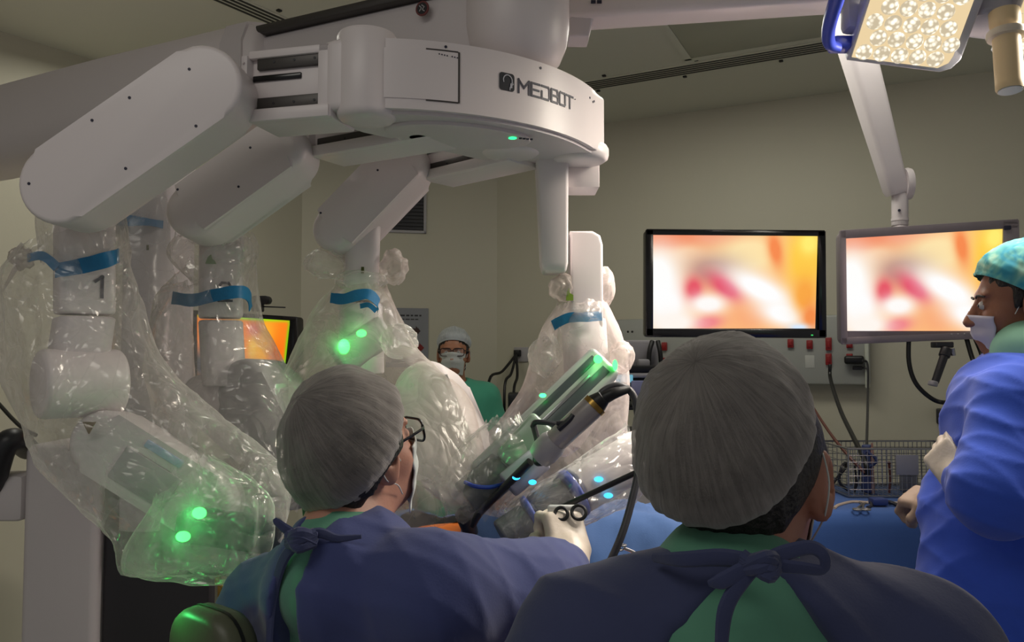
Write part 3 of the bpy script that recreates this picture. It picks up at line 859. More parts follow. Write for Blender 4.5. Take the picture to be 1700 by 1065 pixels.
# arm 4
a = P(971, 388, 2.0); bm = nb()
prof4 = [(-.041, -.215), (.040, -.215), (.040, .0), (.034, .022), (.015, .033), (-.041, .033)]
M4 = Matrix(((1, 0, 0, a.x), (0, 0, 1, a.y - .05), (0, 1, 0, a.z - .033), (0, 0, 0, 1)))
prism(bm, prof4, 0, .11, M4, .008, 3); obj('forearm', bm, M_robot, arms[3], 40)
_, _ = forearm(arms[3], P(968, 528, 2.0), P(975, 640, 1.98), .10, .11, .2, .03, 'wrist_joint', M_robot2)
c = P(945, 489, 1.935)
bm = nb(); prism(bm, [(-.008, -.014), (.010, -.014), (.010, .0), (.002, .004), (.0, .018), (-.006, .006)], 0, .003, Matrix(((1, 0, 0, c.x), (0, 0, 1, c.y), (0, 1, 0, c.z), (0, 0, 0, 1)))); obj('green_tag', bm, pbr('tag_green', '6C8A1E', .6), arms[3])
c = P(349, 432, 1.86)
bm = nb(); prism(bm, [(-.012, -.008), (.014, -.008), (.010, .0), (.004, .004), (.001, .014), (-.006, .008)], 0, .003, Matrix(((1, 0, 0, c.x), (0, 0, 1, c.y), (0, 1, 0, c.z), (0, 0, 0, 1)))); obj('green_tag', bm, pbr('tag_green', '5C8A2E', .6), arms[1])
# arm 4 lower link and instrument sled over the patient
link_arm(arms[3], 'lower_link', P(985, 640, 1.98), P(930, 720, 1.98), .06, (0, .11, 0), .02, M_robot)
sa, sb = P(1006, 600, 1.88), P(800, 800, 1.80)
def viewframe(x, o, z0=(0, -1, .35)):
    z = V(z0); z = (z - x * z.dot(x)).normalized(); y = z.cross(x)
    return Matrix(((x.x, y.x, z.x, o[0]), (x.y, y.y, z.y, o[1]), (x.z, y.z, z.z, o[2]), (0, 0, 0, 1)))
x = (sb - sa).normalized(); Msl = viewframe(x, sa); L = (sb - sa).length
bm = nb(); box(bm, (L / 2, .0, .0), (L, .090, .06), Msl, .014, 3); obj('sled_body', bm, pbr('sled_grey', '8F9490', .35), arms[3], 45)
sg = 1; zf = .0305
bm = nb()
for yy, w in ((.017, .022), (-.020, .018)): box(bm, (L * .36, yy, zf), (L * .62, w, .004), Msl, .0015)
box(bm, (L * .72, -.006, zf), (L * .3, .012, .004), Msl, .0015)
obj('sled_groove', bm, pbr('groove_dark', '3A4244', .35), arms[3])
bm = nb(); box(bm, (L * .40, .002, zf + sg * .002), (L * .5, .008, .004), Msl, .001); obj('sled_rod', bm, M_steel, arms[3])
led(arms[3], P(993, 596, 1.835), (.0105, .008, .010)); led(arms[3], P(1021, 606, 1.84), (.006, .008, .013)); led(arms[3], P(901, 656, 1.80), (.008, .006, .005), emit('green_led_dim', '30F060', 7))
# adapter block with green glow and cyan lamps
ga, gb = P(905, 700, 1.76), P(842, 770, 1.74)
Mg = viewframe((gb - ga).normalized(), ga); Lg = (gb - ga).length
bm = nb(); box(bm, (Lg / 2, 0, -.01), (Lg, .075, .04), Mg, .012, 3); obj('sterile_adapter', bm, pbr('adapter_clear', '7C8C7E', .25, spec=.6), arms[3], 45)
bm = nb(); tube(bm, [P(884, 708, 1.72), P(892, 700, 1.71), P(930, 706, 1.70), P(936, 714, 1.70)], .006, 8, 5); tube(bm, [P(886, 706, 1.72), P(893, 735, 1.71), P(890, 765, 1.70), P(900, 768, 1.69)], .007, 8, 5); obj('adapter_clip', bm, M_dark, arms[3])
bm = nb(); box(bm, P(897, 742, 1.735), (.022, .004, .012), None, .002); obj('adapter_lamp', bm, emit('green_led_soft', '2CE060', 5), arms[3])
# instrument drive ends with cyan strips
def drive(a, b, r, name='drive_unit', mat=None):
    bm = nb(); cyl(bm, a, b, r, bev=.006, n=32); return obj(name, bm, mat or M_robot2, arms[3], 45)
drive(P(900, 758, 1.74), P(842, 806, 1.72), .030, 'drive_unit', pbr('drive_mauve', '9A98A6', .4))
for px, py, Yc in ((857, 792, 1.68), (884, 800, 1.68)):
    bm = nb(); ball(bm, P(px, py, Yc), (.0085, .004, .0055)); obj('cyan_lamp', bm, M_cyan, arms[3])
drive(P(1075, 745, 1.80), P(958, 815, 1.74), .052)
drive(P(958, 815, 1.74), P(945, 823, 1.735), .055, 'blue_elastic_band', M_bandblue)
drive(P(944, 823, 1.735), P(890, 856, 1.72), .046, 'drive_sleeve', pbr('sleeve_grey', '5C5E62', .35, bump=.5, bscale=40, stretch=(1, 6, 1)))
drive(P(889, 857, 1.718), P(880, 862, 1.716), .052, 'blue_elastic_band', M_bandblue)
drive(P(879, 863, 1.715), P(835, 893, 1.70), .040, 'drive_sleeve', pbr('sleeve_grey2', '74767A', .35, bump=.5, bscale=40))
for px, py, Yc in ((994, 795, 1.70), (1010, 822, 1.70)):
    bm = nb(); ball(bm, P(px, py, Yc), (.010, .005, .006)); obj('cyan_lamp', bm, M_cyan, arms[3])
bm = nb(); tube(bm, [P(772, 800, 1.74), P(790, 807, 1.715), P(815, 808, 1.71), P(836, 802, 1.73)], .0045, 8, 5); obj('blue_elastic_band', bm, M_bandblue, arms[3])
drive(P(838, 775, 1.80), P(775, 830, 1.78), .045, 'drive_sleeve', pbr('sleeve_dark', '4A4E4C', .35, bump=.4, bscale=40))
# ------------------------------------------------------------------ clear sterile drapes on the arms
def fbm(p, f): 
    return noise.noise(p * f) + .5 * noise.noise(p * f * 2.1 + V((3.1, 1.7, 9.2)))
def film_tube(name, st, mat, parent, amp=.016, seed=0, seg=84, k=9, pleat=.5, ragged=.02, cap=False):
    """crinkled sleeve of film; stations = (left outline px, right outline px, distance, half depth)"""
    n = len(st)
    def lane(f): return catmull([f(s) for s in st], k)
    Ls = lane(lambda s: P(s[0][0], s[0][1], s[2])); Rs = lane(lambda s: P(s[1][0], s[1][1], s[2])); Ds = lane(lambda s: V((s[3], 0, 0)))
    off = V((seed * 3.7, seed * 1.3, seed * 7.1))
    rows = []; m = len(Ls)
    for i in range(m):
        c = (Ls[i] + Rs[i]) / 2; hx = (Rs[i] - Ls[i]) / 2; hy = V((0, max(.012, Ds[i].x), 0)); row = []
        for j in range(seg):
            a = 2 * PI * j / seg
            ca, sa = math.cos(a), math.sin(a)
            ca = math.copysign(abs(ca) ** .9, ca); sa = math.copysign(abs(sa) ** .9, sa)
            p = c + hx * ca + hy * sa
            out = (hx.normalized() * ca + hy.normalized() * sa)
            pl = noise.noise(V((math.cos(a) * 3.2, math.sin(a) * 3.2, i / k * .5)) + off) * pleat
            pq = V((p.x, p.y, p.z * .5)) + V((noise.noise(p * 4 + off), noise.noise(p * 4 - off), 0)) * .05
            cr = .55 - 1.5 * abs(noise.noise(pq * 9 + off)) + .5 * (.4 - 1.3 * abs(noise.noise(pq * 21 + off)))
            f = (pl + cr)
            e = 0
            if i in (0, m - 1): e = ragged * noise.noise(V((math.cos(a) * 4, math.sin(a) * 4, seed)))
            q = p + out * (amp * f) + V((0, 0, e)) + V((noise.noise(p * 11 + off), noise.noise(p * 11 + off * 2), noise.noise(p * 12 - off))) * amp * .25
            row.append(q)
        rows.append(row)
    bm = nb(); loft(bm, rows, True, cap)
    return obj(name, bm, mat, parent, None)
def film_puff(name, c, r, mat, parent, amp=.35, seed=0, R=None):
    bm = nb(); b = bmesh.new(); bmesh.ops.create_icosphere(b, subdivisions=4, radius=1)
    for v in b.verts:
        p = v.co.copy(); o = V((seed * 2.3, seed, 0))
        f = 1 + amp * .6 * (.5 - 1.5 * abs(noise.noise(p * 1.1 + o))) + amp * .25 * (.4 - 1.3 * abs(noise.noise(p * 2.6 + o)))
        v.co = V((p.x * r[0] * f, p.y * r[1] * f, p.z * r[2] * f))
    M = Matrix.Translation(V(c)) @ (R.to_4x4() if R else Matrix())
    merge(bm, b, M); return obj(name, bm, mat, parent, None)
def strap(name, pts, w, mat, parent, th=.002, up=(0, 0, 1), k=6):
    """flat ribbon along points, width along 'up'"""
    q = catmull(pts, k); u0 = V(up); bm = nb(); rings = []
    for i, p in enumerate(q):
        t = (q[min(i + 1, len(q) - 1)] - q[max(i - 1, 0)]).normalized()
        u = (u0 - t * u0.dot(t)).normalized(); nn = t.cross(u)
        ww = w * (1 + .12 * noise.noise(p * 40)) / 2
        rings.append([p + u * ww + nn * th / 2, p + u * ww - nn * th / 2, p - u * ww - nn * th / 2, p - u * ww + nn * th / 2])
    loft(bm, rings); return obj(name, bm, mat, parent, 60)
def band(name, c, rx, ry, w, mat, parent, tilt=(0, 0, 0), wob=.004):
    bm = nb(); rings = []; n = 40
    R = Matrix.Rotation(tilt[0], 3, 'X') @ Matrix.Rotation(tilt[1], 3, 'Y')
    rows = [[], [], [], []]
    for i in range(n):
        a = 2 * PI * i / n; wv = wob * math.sin(3 * a + 1) + wob * .7 * math.sin(5 * a)
        for k, (s, z) in enumerate(((1.0, w / 2), (1.03, w / 2), (1.03, -w / 2), (1.0, -w / 2))):
            rows[k].append(V(c) + R @ V((rx * s * math.cos(a), ry * s * math.sin(a), z * (1 + .25 * math.sin(4 * a + 2)) + wv)))
    vs = [[bm.verts.new(p) for p in r] for r in rows]
    for k in range(4):
        for i in range(n):
            bm.faces.new((vs[k][i], vs[k][(i + 1) % n], vs[(k + 1) % 4][(i + 1) % n], vs[(k + 1) % 4][i]))
    return obj(name, bm, mat, parent, 60)

G = 'clear sterile drapes on the robot'
# column
t = thing('plastic_drape', 'smooth greyish plastic drape around the robot column, with thin dark blue bands', 'plastic drape', (cx0, cy0, 1.1), G)
film_tube('film', [((208, 262), (296, 262), 2.30, .125), ((200, 330), (300, 330), 2.30, .13), ((197, 420), (302, 420), 2.30, .14), ((192, 520), (306, 520), 2.30, .145), ((188, 640), (312, 640), 2.30, .15), ((186, 740), (316, 740), 2.30, .15)], M_filmgrey, t, .006, 1)
for y, w in ((272, .008), (294, .009)):
    c = P(252, y, 2.31); band('blue_elastic_band', c, .084, .128, w, M_bandblue, t, (0, math.radians(7 if y > 280 else 5), 0), .003)
c = P(248, 379, 2.31); band('blue_tape', c, .093, .138, .026, M_tape, t, (0, math.radians(1), 0), .002)
# arm with the figure 1
t = thing('plastic_drape', 'crinkled clear plastic drape on the nearest robot arm, the one marked 1', 'plastic drape', P(140, 430, 1.66), G)
film_tube('film', [((60, 412), (200, 380), 1.66, .085), ((20, 470), (208, 452), 1.65, .11), ((26, 555), (232, 540), 1.64, .125), ((38, 640), (275, 620), 1.63, .13), ((66, 735), (335, 680), 1.62, .135), ((140, 828), (405, 735), 1.61, .13), ((205, 885), (470, 800), 1.59, .12), ((225, 940), (470, 880), 1.58, .10), ((320, 950), (430, 935), 1.58, .05)], M_film, t, .017, 2, pleat=.6)
film_tube('film_collar', [((82, 335), (196, 318), 1.66, .07), ((76, 380), (200, 372), 1.66, .085), ((84, 440), (196, 428), 1.66, .08)], M_film, t, .008, 3, seg=60)
film_tube('film_tail', [((262, 830), (345, 760), 1.53, .03), ((222, 900), (440, 830), 1.51, .05), ((214, 947), (430, 960), 1.50, .04), ((250, 950), (400, 950), 1.51, .012)], M_film, t, .016, 4, pleat=.9)
strap('blue_tape', [P(92, 448, 1.575), P(110, 446, 1.565), P(150, 438, 1.56), P(186, 428, 1.58), P(197, 424, 1.64)], .030, M_tape, t)
strap('blue_tape_end', [P(95, 444, 1.57), P(80, 430, 1.57), P(66, 424, 1.58), P(46, 428, 1.60)], .018, M_tape, t)
film_puff('film_knot', P(36, 428, 1.60), (.020, .02, .022), M_film2, t, .8, 4)
bm = nb(); tube(bm, [P(34, 430, 1.6), P(20, 455, 1.6), P(5, 482, 1.6)], [.007, .005, .002], 8, 4, .4); obj('film_tail', bm, M_film2, t)
# arm with the figure 2
t = thing('plastic_drape', 'crumpled clear plastic drape on the second robot arm, in front of the orange wall screen', 'plastic drape', P(365, 440, 1.93), G)
film_tube('film', [((302, 470), (408, 395), 1.93, .10), ((272, 500), (418, 478), 1.93, .12), ((252, 560), (432, 545), 1.92, .13), ((262, 640), (480, 620), 1.90, .14), ((285, 720), (515, 690), 1.86, .15), ((330, 800), (520, 770), 1.82, .15), ((380, 860), (505, 840), 1.80, .12)], M_film, t, .017, 5, pleat=.6)
film_tube('film_collar', [((300, 395), (412, 385), 1.93, .07), ((288, 425), (422, 415), 1.93, .09), ((330, 470), (402, 465), 1.93, .075)], M_film, t, .014, 6, seg=60)
strap('blue_tape', [P(286, 494, 1.84), P(320, 498, 1.82), P(355, 490, 1.81), P(395, 484, 1.82), P(412, 490, 1.86), P(416, 512, 1.88)], .029, M_tape, t)
# arm behind the left surgeon
t = thing('plastic_drape', 'milky plastic drape spreading from the third robot arm behind the bespectacled surgeon', 'plastic drape', P(598, 450, 2.03), G)
film_tube('film', [((556, 478), (636, 474), 2.03, .065), ((534, 505), (648, 500), 2.02, .085), ((505, 555), (675, 552), 1.99, .11), ((478, 610), (700, 590), 1.96, .13), ((460, 680), (770, 650), 1.92, .14), ((480, 760), (800, 730), 1.88, .14), ((560, 830), (800, 800), 1.84, .13), ((640, 870), (800, 850), 1.82, .10)], M_film2, t, .009, 7, pleat=.6)
film_puff('film_puff', P(541, 438, 1.99), (.048, .05, .036), M_film, t, .5, 8)
film_puff('film_puff', P(653, 443, 2.03), (.034, .045, .042), M_film2, t, .5, 9)
film_puff('film_puff', P(600, 466, 1.99), (.06, .06, .025), M_film, t, .4, 10)
film_puff('film_flap', P(662, 566, 1.95), (.045, .04, .040), M_film, t, .3, 11)
strap('blue_tape', [P(549, 494, 1.94), P(570, 496, 1.92), P(592, 490, 1.915), P(612, 488, 1.92), P(626, 500, 1.94), P(627, 516, 1.95)], .026, M_tape, t)
strap('blue_tape_end', [P(598, 508, 1.91), P(612, 506, 1.905), P(625, 516, 1.91)], .012, M_tape, t)
# arm over the patient
t = thing('plastic_drape', 'pinkish white plastic drape billowing from the fourth robot arm, left of the black screen', 'plastic drape', P(968, 470, 2.0), G)
film_tube('film', [((930, 505), (1002, 500), 2.0, .07), ((908, 535), (1015, 525), 1.99, .09), ((888, 580), (1034, 575), 2.01, .09), ((872, 640), (1042, 630), 2.03, .10), ((838, 690), (1040, 690), 2.02, .10), ((790, 740), (1035, 740), 1.99, .10), ((750, 790), (1030, 780), 1.97, .10), ((745, 840), (960, 840), 1.94, .10)], M_film2, t, .011, 12, pleat=.7)
film_tube('film', [((812, 700), (860, 690), 1.79, .05), ((760, 745), (900, 745), 1.79, .06), ((735, 805), (870, 800), 1.78, .06), ((745, 850), (830, 850), 1.78, .04)], M_film, t, .013, 13, pleat=.7)
film_puff('film_puff', P(934, 478, 1.97), (.030, .04, .032), M_film2, t, .6, 14)
film_puff('film_puff', P(1003, 476, 2.02), (.026, .04, .05), M_film2, t, .25, 15)
film_puff('film_flap', P(1032, 592, 1.95), (.028, .03, .035), M_film2, t, .5, 16)
film_puff('film_puff', P(905, 590, 1.96), (.035, .04, .05), M_film, t, .7, 17)
strap('blue_tape', [P(918, 540, 1.92), P(928, 534, 1.91), P(945, 527, 1.905), P(970, 526, 1.905), P(999, 524, 1.93)], .024, M_tape, t)
t = thing('plastic_drape', 'clear plastic drape over the instrument drive with blue bands, beside the right surgeon', 'plastic drape', P(1010, 770, 1.76), G)
film_tube('film', [((1040, 705), (1085, 800), 1.80, .06), ((980, 745), (1040, 838), 1.77, .07), ((930, 785), (985, 862), 1.74, .07), ((880, 815), (930, 885), 1.72, .06), ((838, 850), (870, 905), 1.71, .045)], M_film, t, .009, 18, pleat=.6)
# ------------------------------------------------------------------ people
def skin(name, c): return pbr(name, c, .5, noise_amt=.08, scale=30, sss=.08, bump=.05, bscale=200)
def cloth(name, c, sheen=.2): return pbr(name, c, .85, noise_amt=.07, scale=14, bump=.05, bscale=260, spec=.2, sheen=sheen)
M_gown = cloth('gown_blue', '434B7A'); M_gown_dark = cloth('gown_navy', '3D4364'); M_gown_bright = cloth('gown_royal', '3858C8')
M_scrub = cloth('scrub_green', '5A9078'); M_scrub2 = cloth('scrub_teal', '4CA084')
M_cap = capmat('cap_white', '8F8985', .50); M_cap_n = capmat('cap_nurse', 'B8BEC0', .62)
M_hair = pbr('hair_dark', '17120F', .5, noise_amt=.3, scale=60, bump=.5, bscale=150)
M_mask = pbr('mask_white', 'C8CCC8', .8, noise_amt=.03, bump=.1, bscale=150)
M_glove = pbr('glove_latex', 'CFC2B2', .4, noise_amt=.05, scale=20, bump=.1, bscale=80)
M_glasses = pbr('glasses_black', '111114', .25, noise_amt=0)

def head_prims(B, H, R, neck=None, s=1.0, k=.014):
    def q(x, y, z): return H + R @ V((x * s, y * s, z * s))
    e = lambda c, r, R_=R, kk=k, op='u': B.ell(q(*c), [a * s for a in r], R_, kk, op)
    e((0, -.012, .03), (.076, .095, .088))
    e((0, .03, -.045), (.058, .062, .072), kk=.03)
    e((0, .058, -.085), (.032, .03, .028), kk=.03)
    e((.038, .05, -.025), (.026, .03, .03), kk=.02); e((-.038, .05, -.025), (.026, .03, .03), kk=.02)
    e((0, .078, .03), (.05, .012, .012), kk=.015)
    B.cone(q(0, .088, .012), q(0, .108, -.03), .007 * s, .0135 * s, .01)
    e((.012, .098, -.034), (.009, .012, .008), kk=.006); e((-.012, .098, -.034), (.009, .012, .008), kk=.006)
    for sx in (1, -1):
        e((sx * .032, .09, .008), (.016, .012, .012), kk=.012, op='s')
        e((sx * .032, .076, .007), (.014, .013, .012), kk=.004)
        Re = R @ Matrix.Rotation(-sx * .35, 3, 'Z')
        e((sx * .079, -.008, -.006), (.0105, .025, .040), Re, .008)
        e((sx * .086, -.002, .0), (.006, .010, .017), Re, .006, 's')
        e((sx * .078, -.003, -.036), (.008, .01, .012), Re, .008)
    e((0, .088, -.062), (.022, .012, .006), kk=.008); e((0, .087, -.073), (.018, .012, .007), kk=.008)
    if neck is not None:
        a = q(0, -.022, -.055); B.cone(a, neck, .056 * s, .062 * s, .03); B.cone(q(0, .01, -.075), V(neck) + R @ V((0, .05, -.01)), .04 * s, .05 * s, .03)

def hair_obj(parent, H, R, s=1.0, nape=-.085, mat=None, cap=None, ny=-.062, nw=.062):
    B = Body(.005); q = lambda x, y, z: H + R @ V((x * s, y * s, z * s))
    if cap:
        c, r, tl = cap; Rt = R @ Matrix.Rotation(math.radians(tl), 3, 'X')
        B.ell(q(*c), [a * .90 * s for a in r], R, .01)
        B.box(q(*c) + Rt @ V((0, 0, -.145)), (.2, .2, .10), Rt, .005, .01, 's')
    B.ell(q(0, -.02, .036), (.083 * s, .098 * s, .092 * s), R, .01)
    B.ell(q(0, ny, (nape + .03) ), (nw * s, .046 * s, .055 * s), R, .03)
    for sx in (1, -1): B.ell(q(sx * .074, .022, .008), (.008, .016, .028), R, .012)
    B.box(q(0, .13, -.05), (.12, .10, .09), R, .01, .012, 's')
    B.ell(q(.085, .0, -.045), (.03, .045, .045), R, .012, 's'); B.ell(q(-.085, .0, -.045), (.03, .045, .045), R, .012, 's')
    rs = np.random.RandomState(3); D = (np.array(R.to_3x3()) @ np.array([60, 0, 0]))
    return body_obj('hair', B, mat or M_hair, parent, lambda X: .0012 * np.sin(X @ D * 6 + 2 * np.sin(X @ np.array([31., 47, 20]))))

def cap_obj(parent, H, R, c, r, tilt=35, psi=104, mat=None, roll=0, seed=0, puff=.05, s=1.0, tuck=.16):
    """gathered bouffant cap: crown pole tilted back, elastic rim"""
    ax = Matrix.Rotation(math.radians(roll), 3, 'Y') @ Matrix.Rotation(math.radians(tilt), 3, 'X')
    nu, nv = 120, 46; verts = []; uvs = []; faces = []
    C0 = V(c)
    for i in range(nv + 1):
        t = i / nv; ps = math.radians(psi) * (t ** .9)
        for j in range(nu):
            a = 2 * PI * j / nu
            d = ax @ V((math.sin(ps) * math.cos(a), math.sin(ps) * math.sin(a), math.cos(ps)))
            rad = 1 / math.sqrt((d.x / r[0]) ** 2 + (d.y / r[1]) ** 2 + (d.z / r[2]) ** 2)
            o = V((seed, seed * 2, 0))
            pl = noise.noise(V((math.cos(a) * 7, math.sin(a) * 7, t * 1.1)) + o) * .5 + noise.noise(V((math.cos(a) * 16, math.sin(a) * 16, t * 1.6)) + o) * .5
            g = (.25 + .75 * t ** 2)
            k = 1 + puff * (noise.noise(d * 2.3 + o)) + .055 * g * pl + .012 * noise.noise(d * 9 + o)
            if t > .80: k *= 1 - tuck * ((t - .80) / .20) ** 1.6
            if t > .975: k *= 1.03
            p = C0 + d * (rad * k)
            verts.append(H + R @ (p * s)); uvs.append((j / nu, t))
    for i in range(nv):
        for j in range(nu):
            j2 = (j + 1) % nu; faces.append((i * nu + j, (i + 1) * nu + j, (i + 1) * nu + j2, i * nu + j2))
    # seam-safe UVs: mirror u around the back
    uvs = [(abs(u * 2 - 1), v) for u, v in uvs]
    return raw('bouffant_cap', verts, faces, mat or M_cap, parent, True, uvs)

def mask_obj(parent, H, R, s=1.0, mat=None, loops=True, ang=70, z0=-.012, bmp=1.0):
    nu, nv = 28, 18; verts = []; faces = []
    for i in range(nv + 1):
        v = i / nv; z = z0 - v * .092
        for j in range(nu + 1):
            u = j / nu * 2 - 1; a = u * math.radians(ang)
            ry = .101 - .03 * max(0, v - .5) * 2 - .008 * v; rx = .071 - .018 * v
            zz = z + .022 * (1 - abs(u)) * (1 - v) + .012 * abs(u) * (v - .5) * -2
            y = .012 + (ry) * math.cos(a) ** .8 * 1.0 + .012 * math.exp(-(u / .25) ** 2) * (1.25 - v) - .002
            y += .0018 * math.sin(v * 20) - (1 - bmp) * .02 * (1 - abs(u))
            verts.append(H + R @ (V((rx * math.sin(a) * 1.04, y, zz)) * s))
    for i in range(nv):
        for j in range(nu): 
            b = i * (nu + 1) + j; faces.append((b, b + 1, b + nu + 2, b + nu + 1))
    o = raw('face_mask', verts, faces, mat or M_mask, parent)
    md = o.modifiers.new('thick', 'SOLIDIFY'); md.thickness = .002
    if loops:
        for sx in (1, -1):
            bm = nb(); q = lambda x, y, z: H + R @ (V((x, y, z)) * s)
            tube(bm, [q(sx * .072, .028, -.02), q(sx * .078, .01, .012), q(sx * .082, -.018, .03), q(sx * .09, -.03, .0), q(sx * .084, -.018, -.035), q(sx * .074, .01, -.055), q(sx * .06, .028, -.08)], .0011, 6, 5)
            obj('ear_loop', bm, M_mask, o)
    return o

def glasses_obj(parent, H, R, s=1.0, mat=None):
    mat = mat or M_glasses
    q = lambda x, y, z: H + R @ (V((x, y, z)) * s)
    root = part('glasses', parent, q(0, .1, .01))
    bm = nb()
    for sx in (1, -1):
        pts = [q(sx * .034 + x, .108 - abs(x + sx * .034) * .14, .008 + y) for x, y in rrect(.056, .040, .012, 4)]
        tube(bm, pts + [pts[0]], .0024, 6)
    tube(bm, [q(-.008, .106, .014), q(0, .108, .017), q(.008, .106, .014)], .002, 6, 3); obj('glasses_frame', bm, mat, root)
    for sx in (1, -1):
        bm = nb(); tube(bm, [q(sx * .062, .098, .016), q(sx * .074, .085, .016), q(sx * .083, .03, .014), q(sx * .086, -.008, .012), q(sx * .084, -.03, -.012)], .0026, 6, 4, 1.0); obj('glasses_temple', bm, mat, root)
        bm = nb(); pts = [q(sx * .034 + x, .108 - abs(x + sx * .034) * .14, .008 + y) for x, y in rrect(.054, .038, .012, 4)]
        bm.faces.new([bm.verts.new(p) for p in pts]); obj('lens', bm, M_lens, root)
    return root
def lensmat():
    m, nt, out = newmat('lens_clear')
    tr = N(nt, 'ShaderNodeBsdfTransparent'); tr.inputs[0].default_value = (.9, .93, .95, 1)
    gl = N(nt, 'ShaderNodeBsdfGlossy', Roughness=.05); mx = N(nt, 'ShaderNodeMixShader'); mx.inputs[0].default_value = .1
    nt.links.new(tr.outputs[0], mx.inputs[1]); nt.links.new(gl.outputs[0], mx.inputs[2]); nt.links.new(mx.outputs[0], out.inputs[0]); return m
M_lens = lensmat()

def eyes_obj(parent, H, R, s=1.0):
    for sx in (1, -1):
        c = H + R @ (V((sx * .032, .0815, .006)) * s)
        bm = nb(); ball(bm, c, .0105 * s); e = obj('eye', bm, pbr('eye_white', 'B8B4AE', .3, noise_amt=0), parent)
        bm = nb(); ball(bm, H + R @ (V((sx * .032, .0885, .006)) * s), (.005 * s)); obj('iris', bm, M_dark, e)
        bm = nb(); q = lambda x, y, z: H + R @ (V((sx * x, y, z)) * s)
        tube(bm, [q(.014, .092, .024), q(.03, .092, .029), q(.048, .08, .025)], [.002, .003, .0018], 6, 4); obj('eyebrow', bm, M_hair, parent)

def hand_prims(B, W, hd, pn, side=1, curl=1.0, k=.006, grow=0, s=1.0, spread=0):
    """palm, four bent fingers of unequal length and a thumb from the side of the palm"""
    hd = V(hd).normalized(); pn = V(pn); pn = (pn - hd * pn.dot(hd)).normalized(); wa = hd.cross(pn) * side
    W = V(W)
    R = Matrix((wa, hd, pn)).transposed()
    B.box(W + hd * .048 * s, ((.041 + grow) * s, (.046 + grow) * s, (.013 + grow) * s), R, .012 * s, .012)
    B.cone(W - hd * .03 * s, W + hd * .015 * s, (.026 + grow) * s, (.028 + grow) * s, .02)
    Ls = ((.044, .026, .020), (.048, .029, .021), (.045, .027, .021), (.036, .021, .018))
    for i, seg in enumerate(Ls):
        x = (.030 - i * .0202) * s
        p = W + hd * (.088 - .004 * abs(i - 1.2)) * s + wa * x; ang = .25 * curl; r = (.0095, .0098, .0093, .0083)[i] + grow
        d0 = (hd + wa * spread * (1.5 - i)).normalized()
        for j, L in enumerate(seg):
            ang += (.75, 1.25, .75)[j] * curl + .05 * i * curl
            q = p + (d0 * math.cos(ang) + pn * math.sin(ang)) * L * s
            B.cone(p, q, (r - .0007 * j) * s, (r - .0007 * (j + 1)) * s, k); p = q
    a = W + wa * .034 * s + hd * .022 * s; b = a + (wa * .55 + hd * .55 + pn * .6).normalized() * .042 * s
    c = b + (hd * .6 + pn * .75 - wa * .35 * curl).normalized() * .034 * s; d = c + (hd * .4 + pn * .7 - wa * .7 * curl).normalized() * .024 * s
    B.cone(W + wa * .02 * s + hd * .015 * s, a, (.016 + grow) * s, (.0145 + grow) * s, .012); B.cone(a, b, (.0135 + grow) * s, (.0115 + grow) * s, k * 1.3)
    B.cone(b, c, (.0115 + grow) * s, (.0105 + grow) * s, k); B.cone(c, d, (.0105 + grow) * s, (.009 + grow) * s, k)

def Rz(deg): return Matrix.Rotation(math.radians(deg), 3, 'Z')
def mid(a, b): return (V(a) + V(b)) / 2

def torso_prims(B, C7, SL, SR, PV, R, g=0.0, w=1.0):
    m = mid(SL, SR); d = (V(PV) - m)
    B.ell(m + d * .14 + R @ V((0, .01, 0)), ((.165 + g) * w, .105 + g, .15 + g), R, .05)
    B.ell(m + d * .45 + R @ V((0, .005, 0)), ((.150 + g) * w, .105 + g, .20 + g), R, .06)
    B.ell(m + d * .86, ((.160 + g) * w, .115 + g, .15 + g), R, .06)
    for S in (SL, SR):
        B.cone(V(C7) + (V(S) - V(C7)) * .12 + V((0, 0, -.02)), V(S), .045 + g * .8, .055 + g, .05)

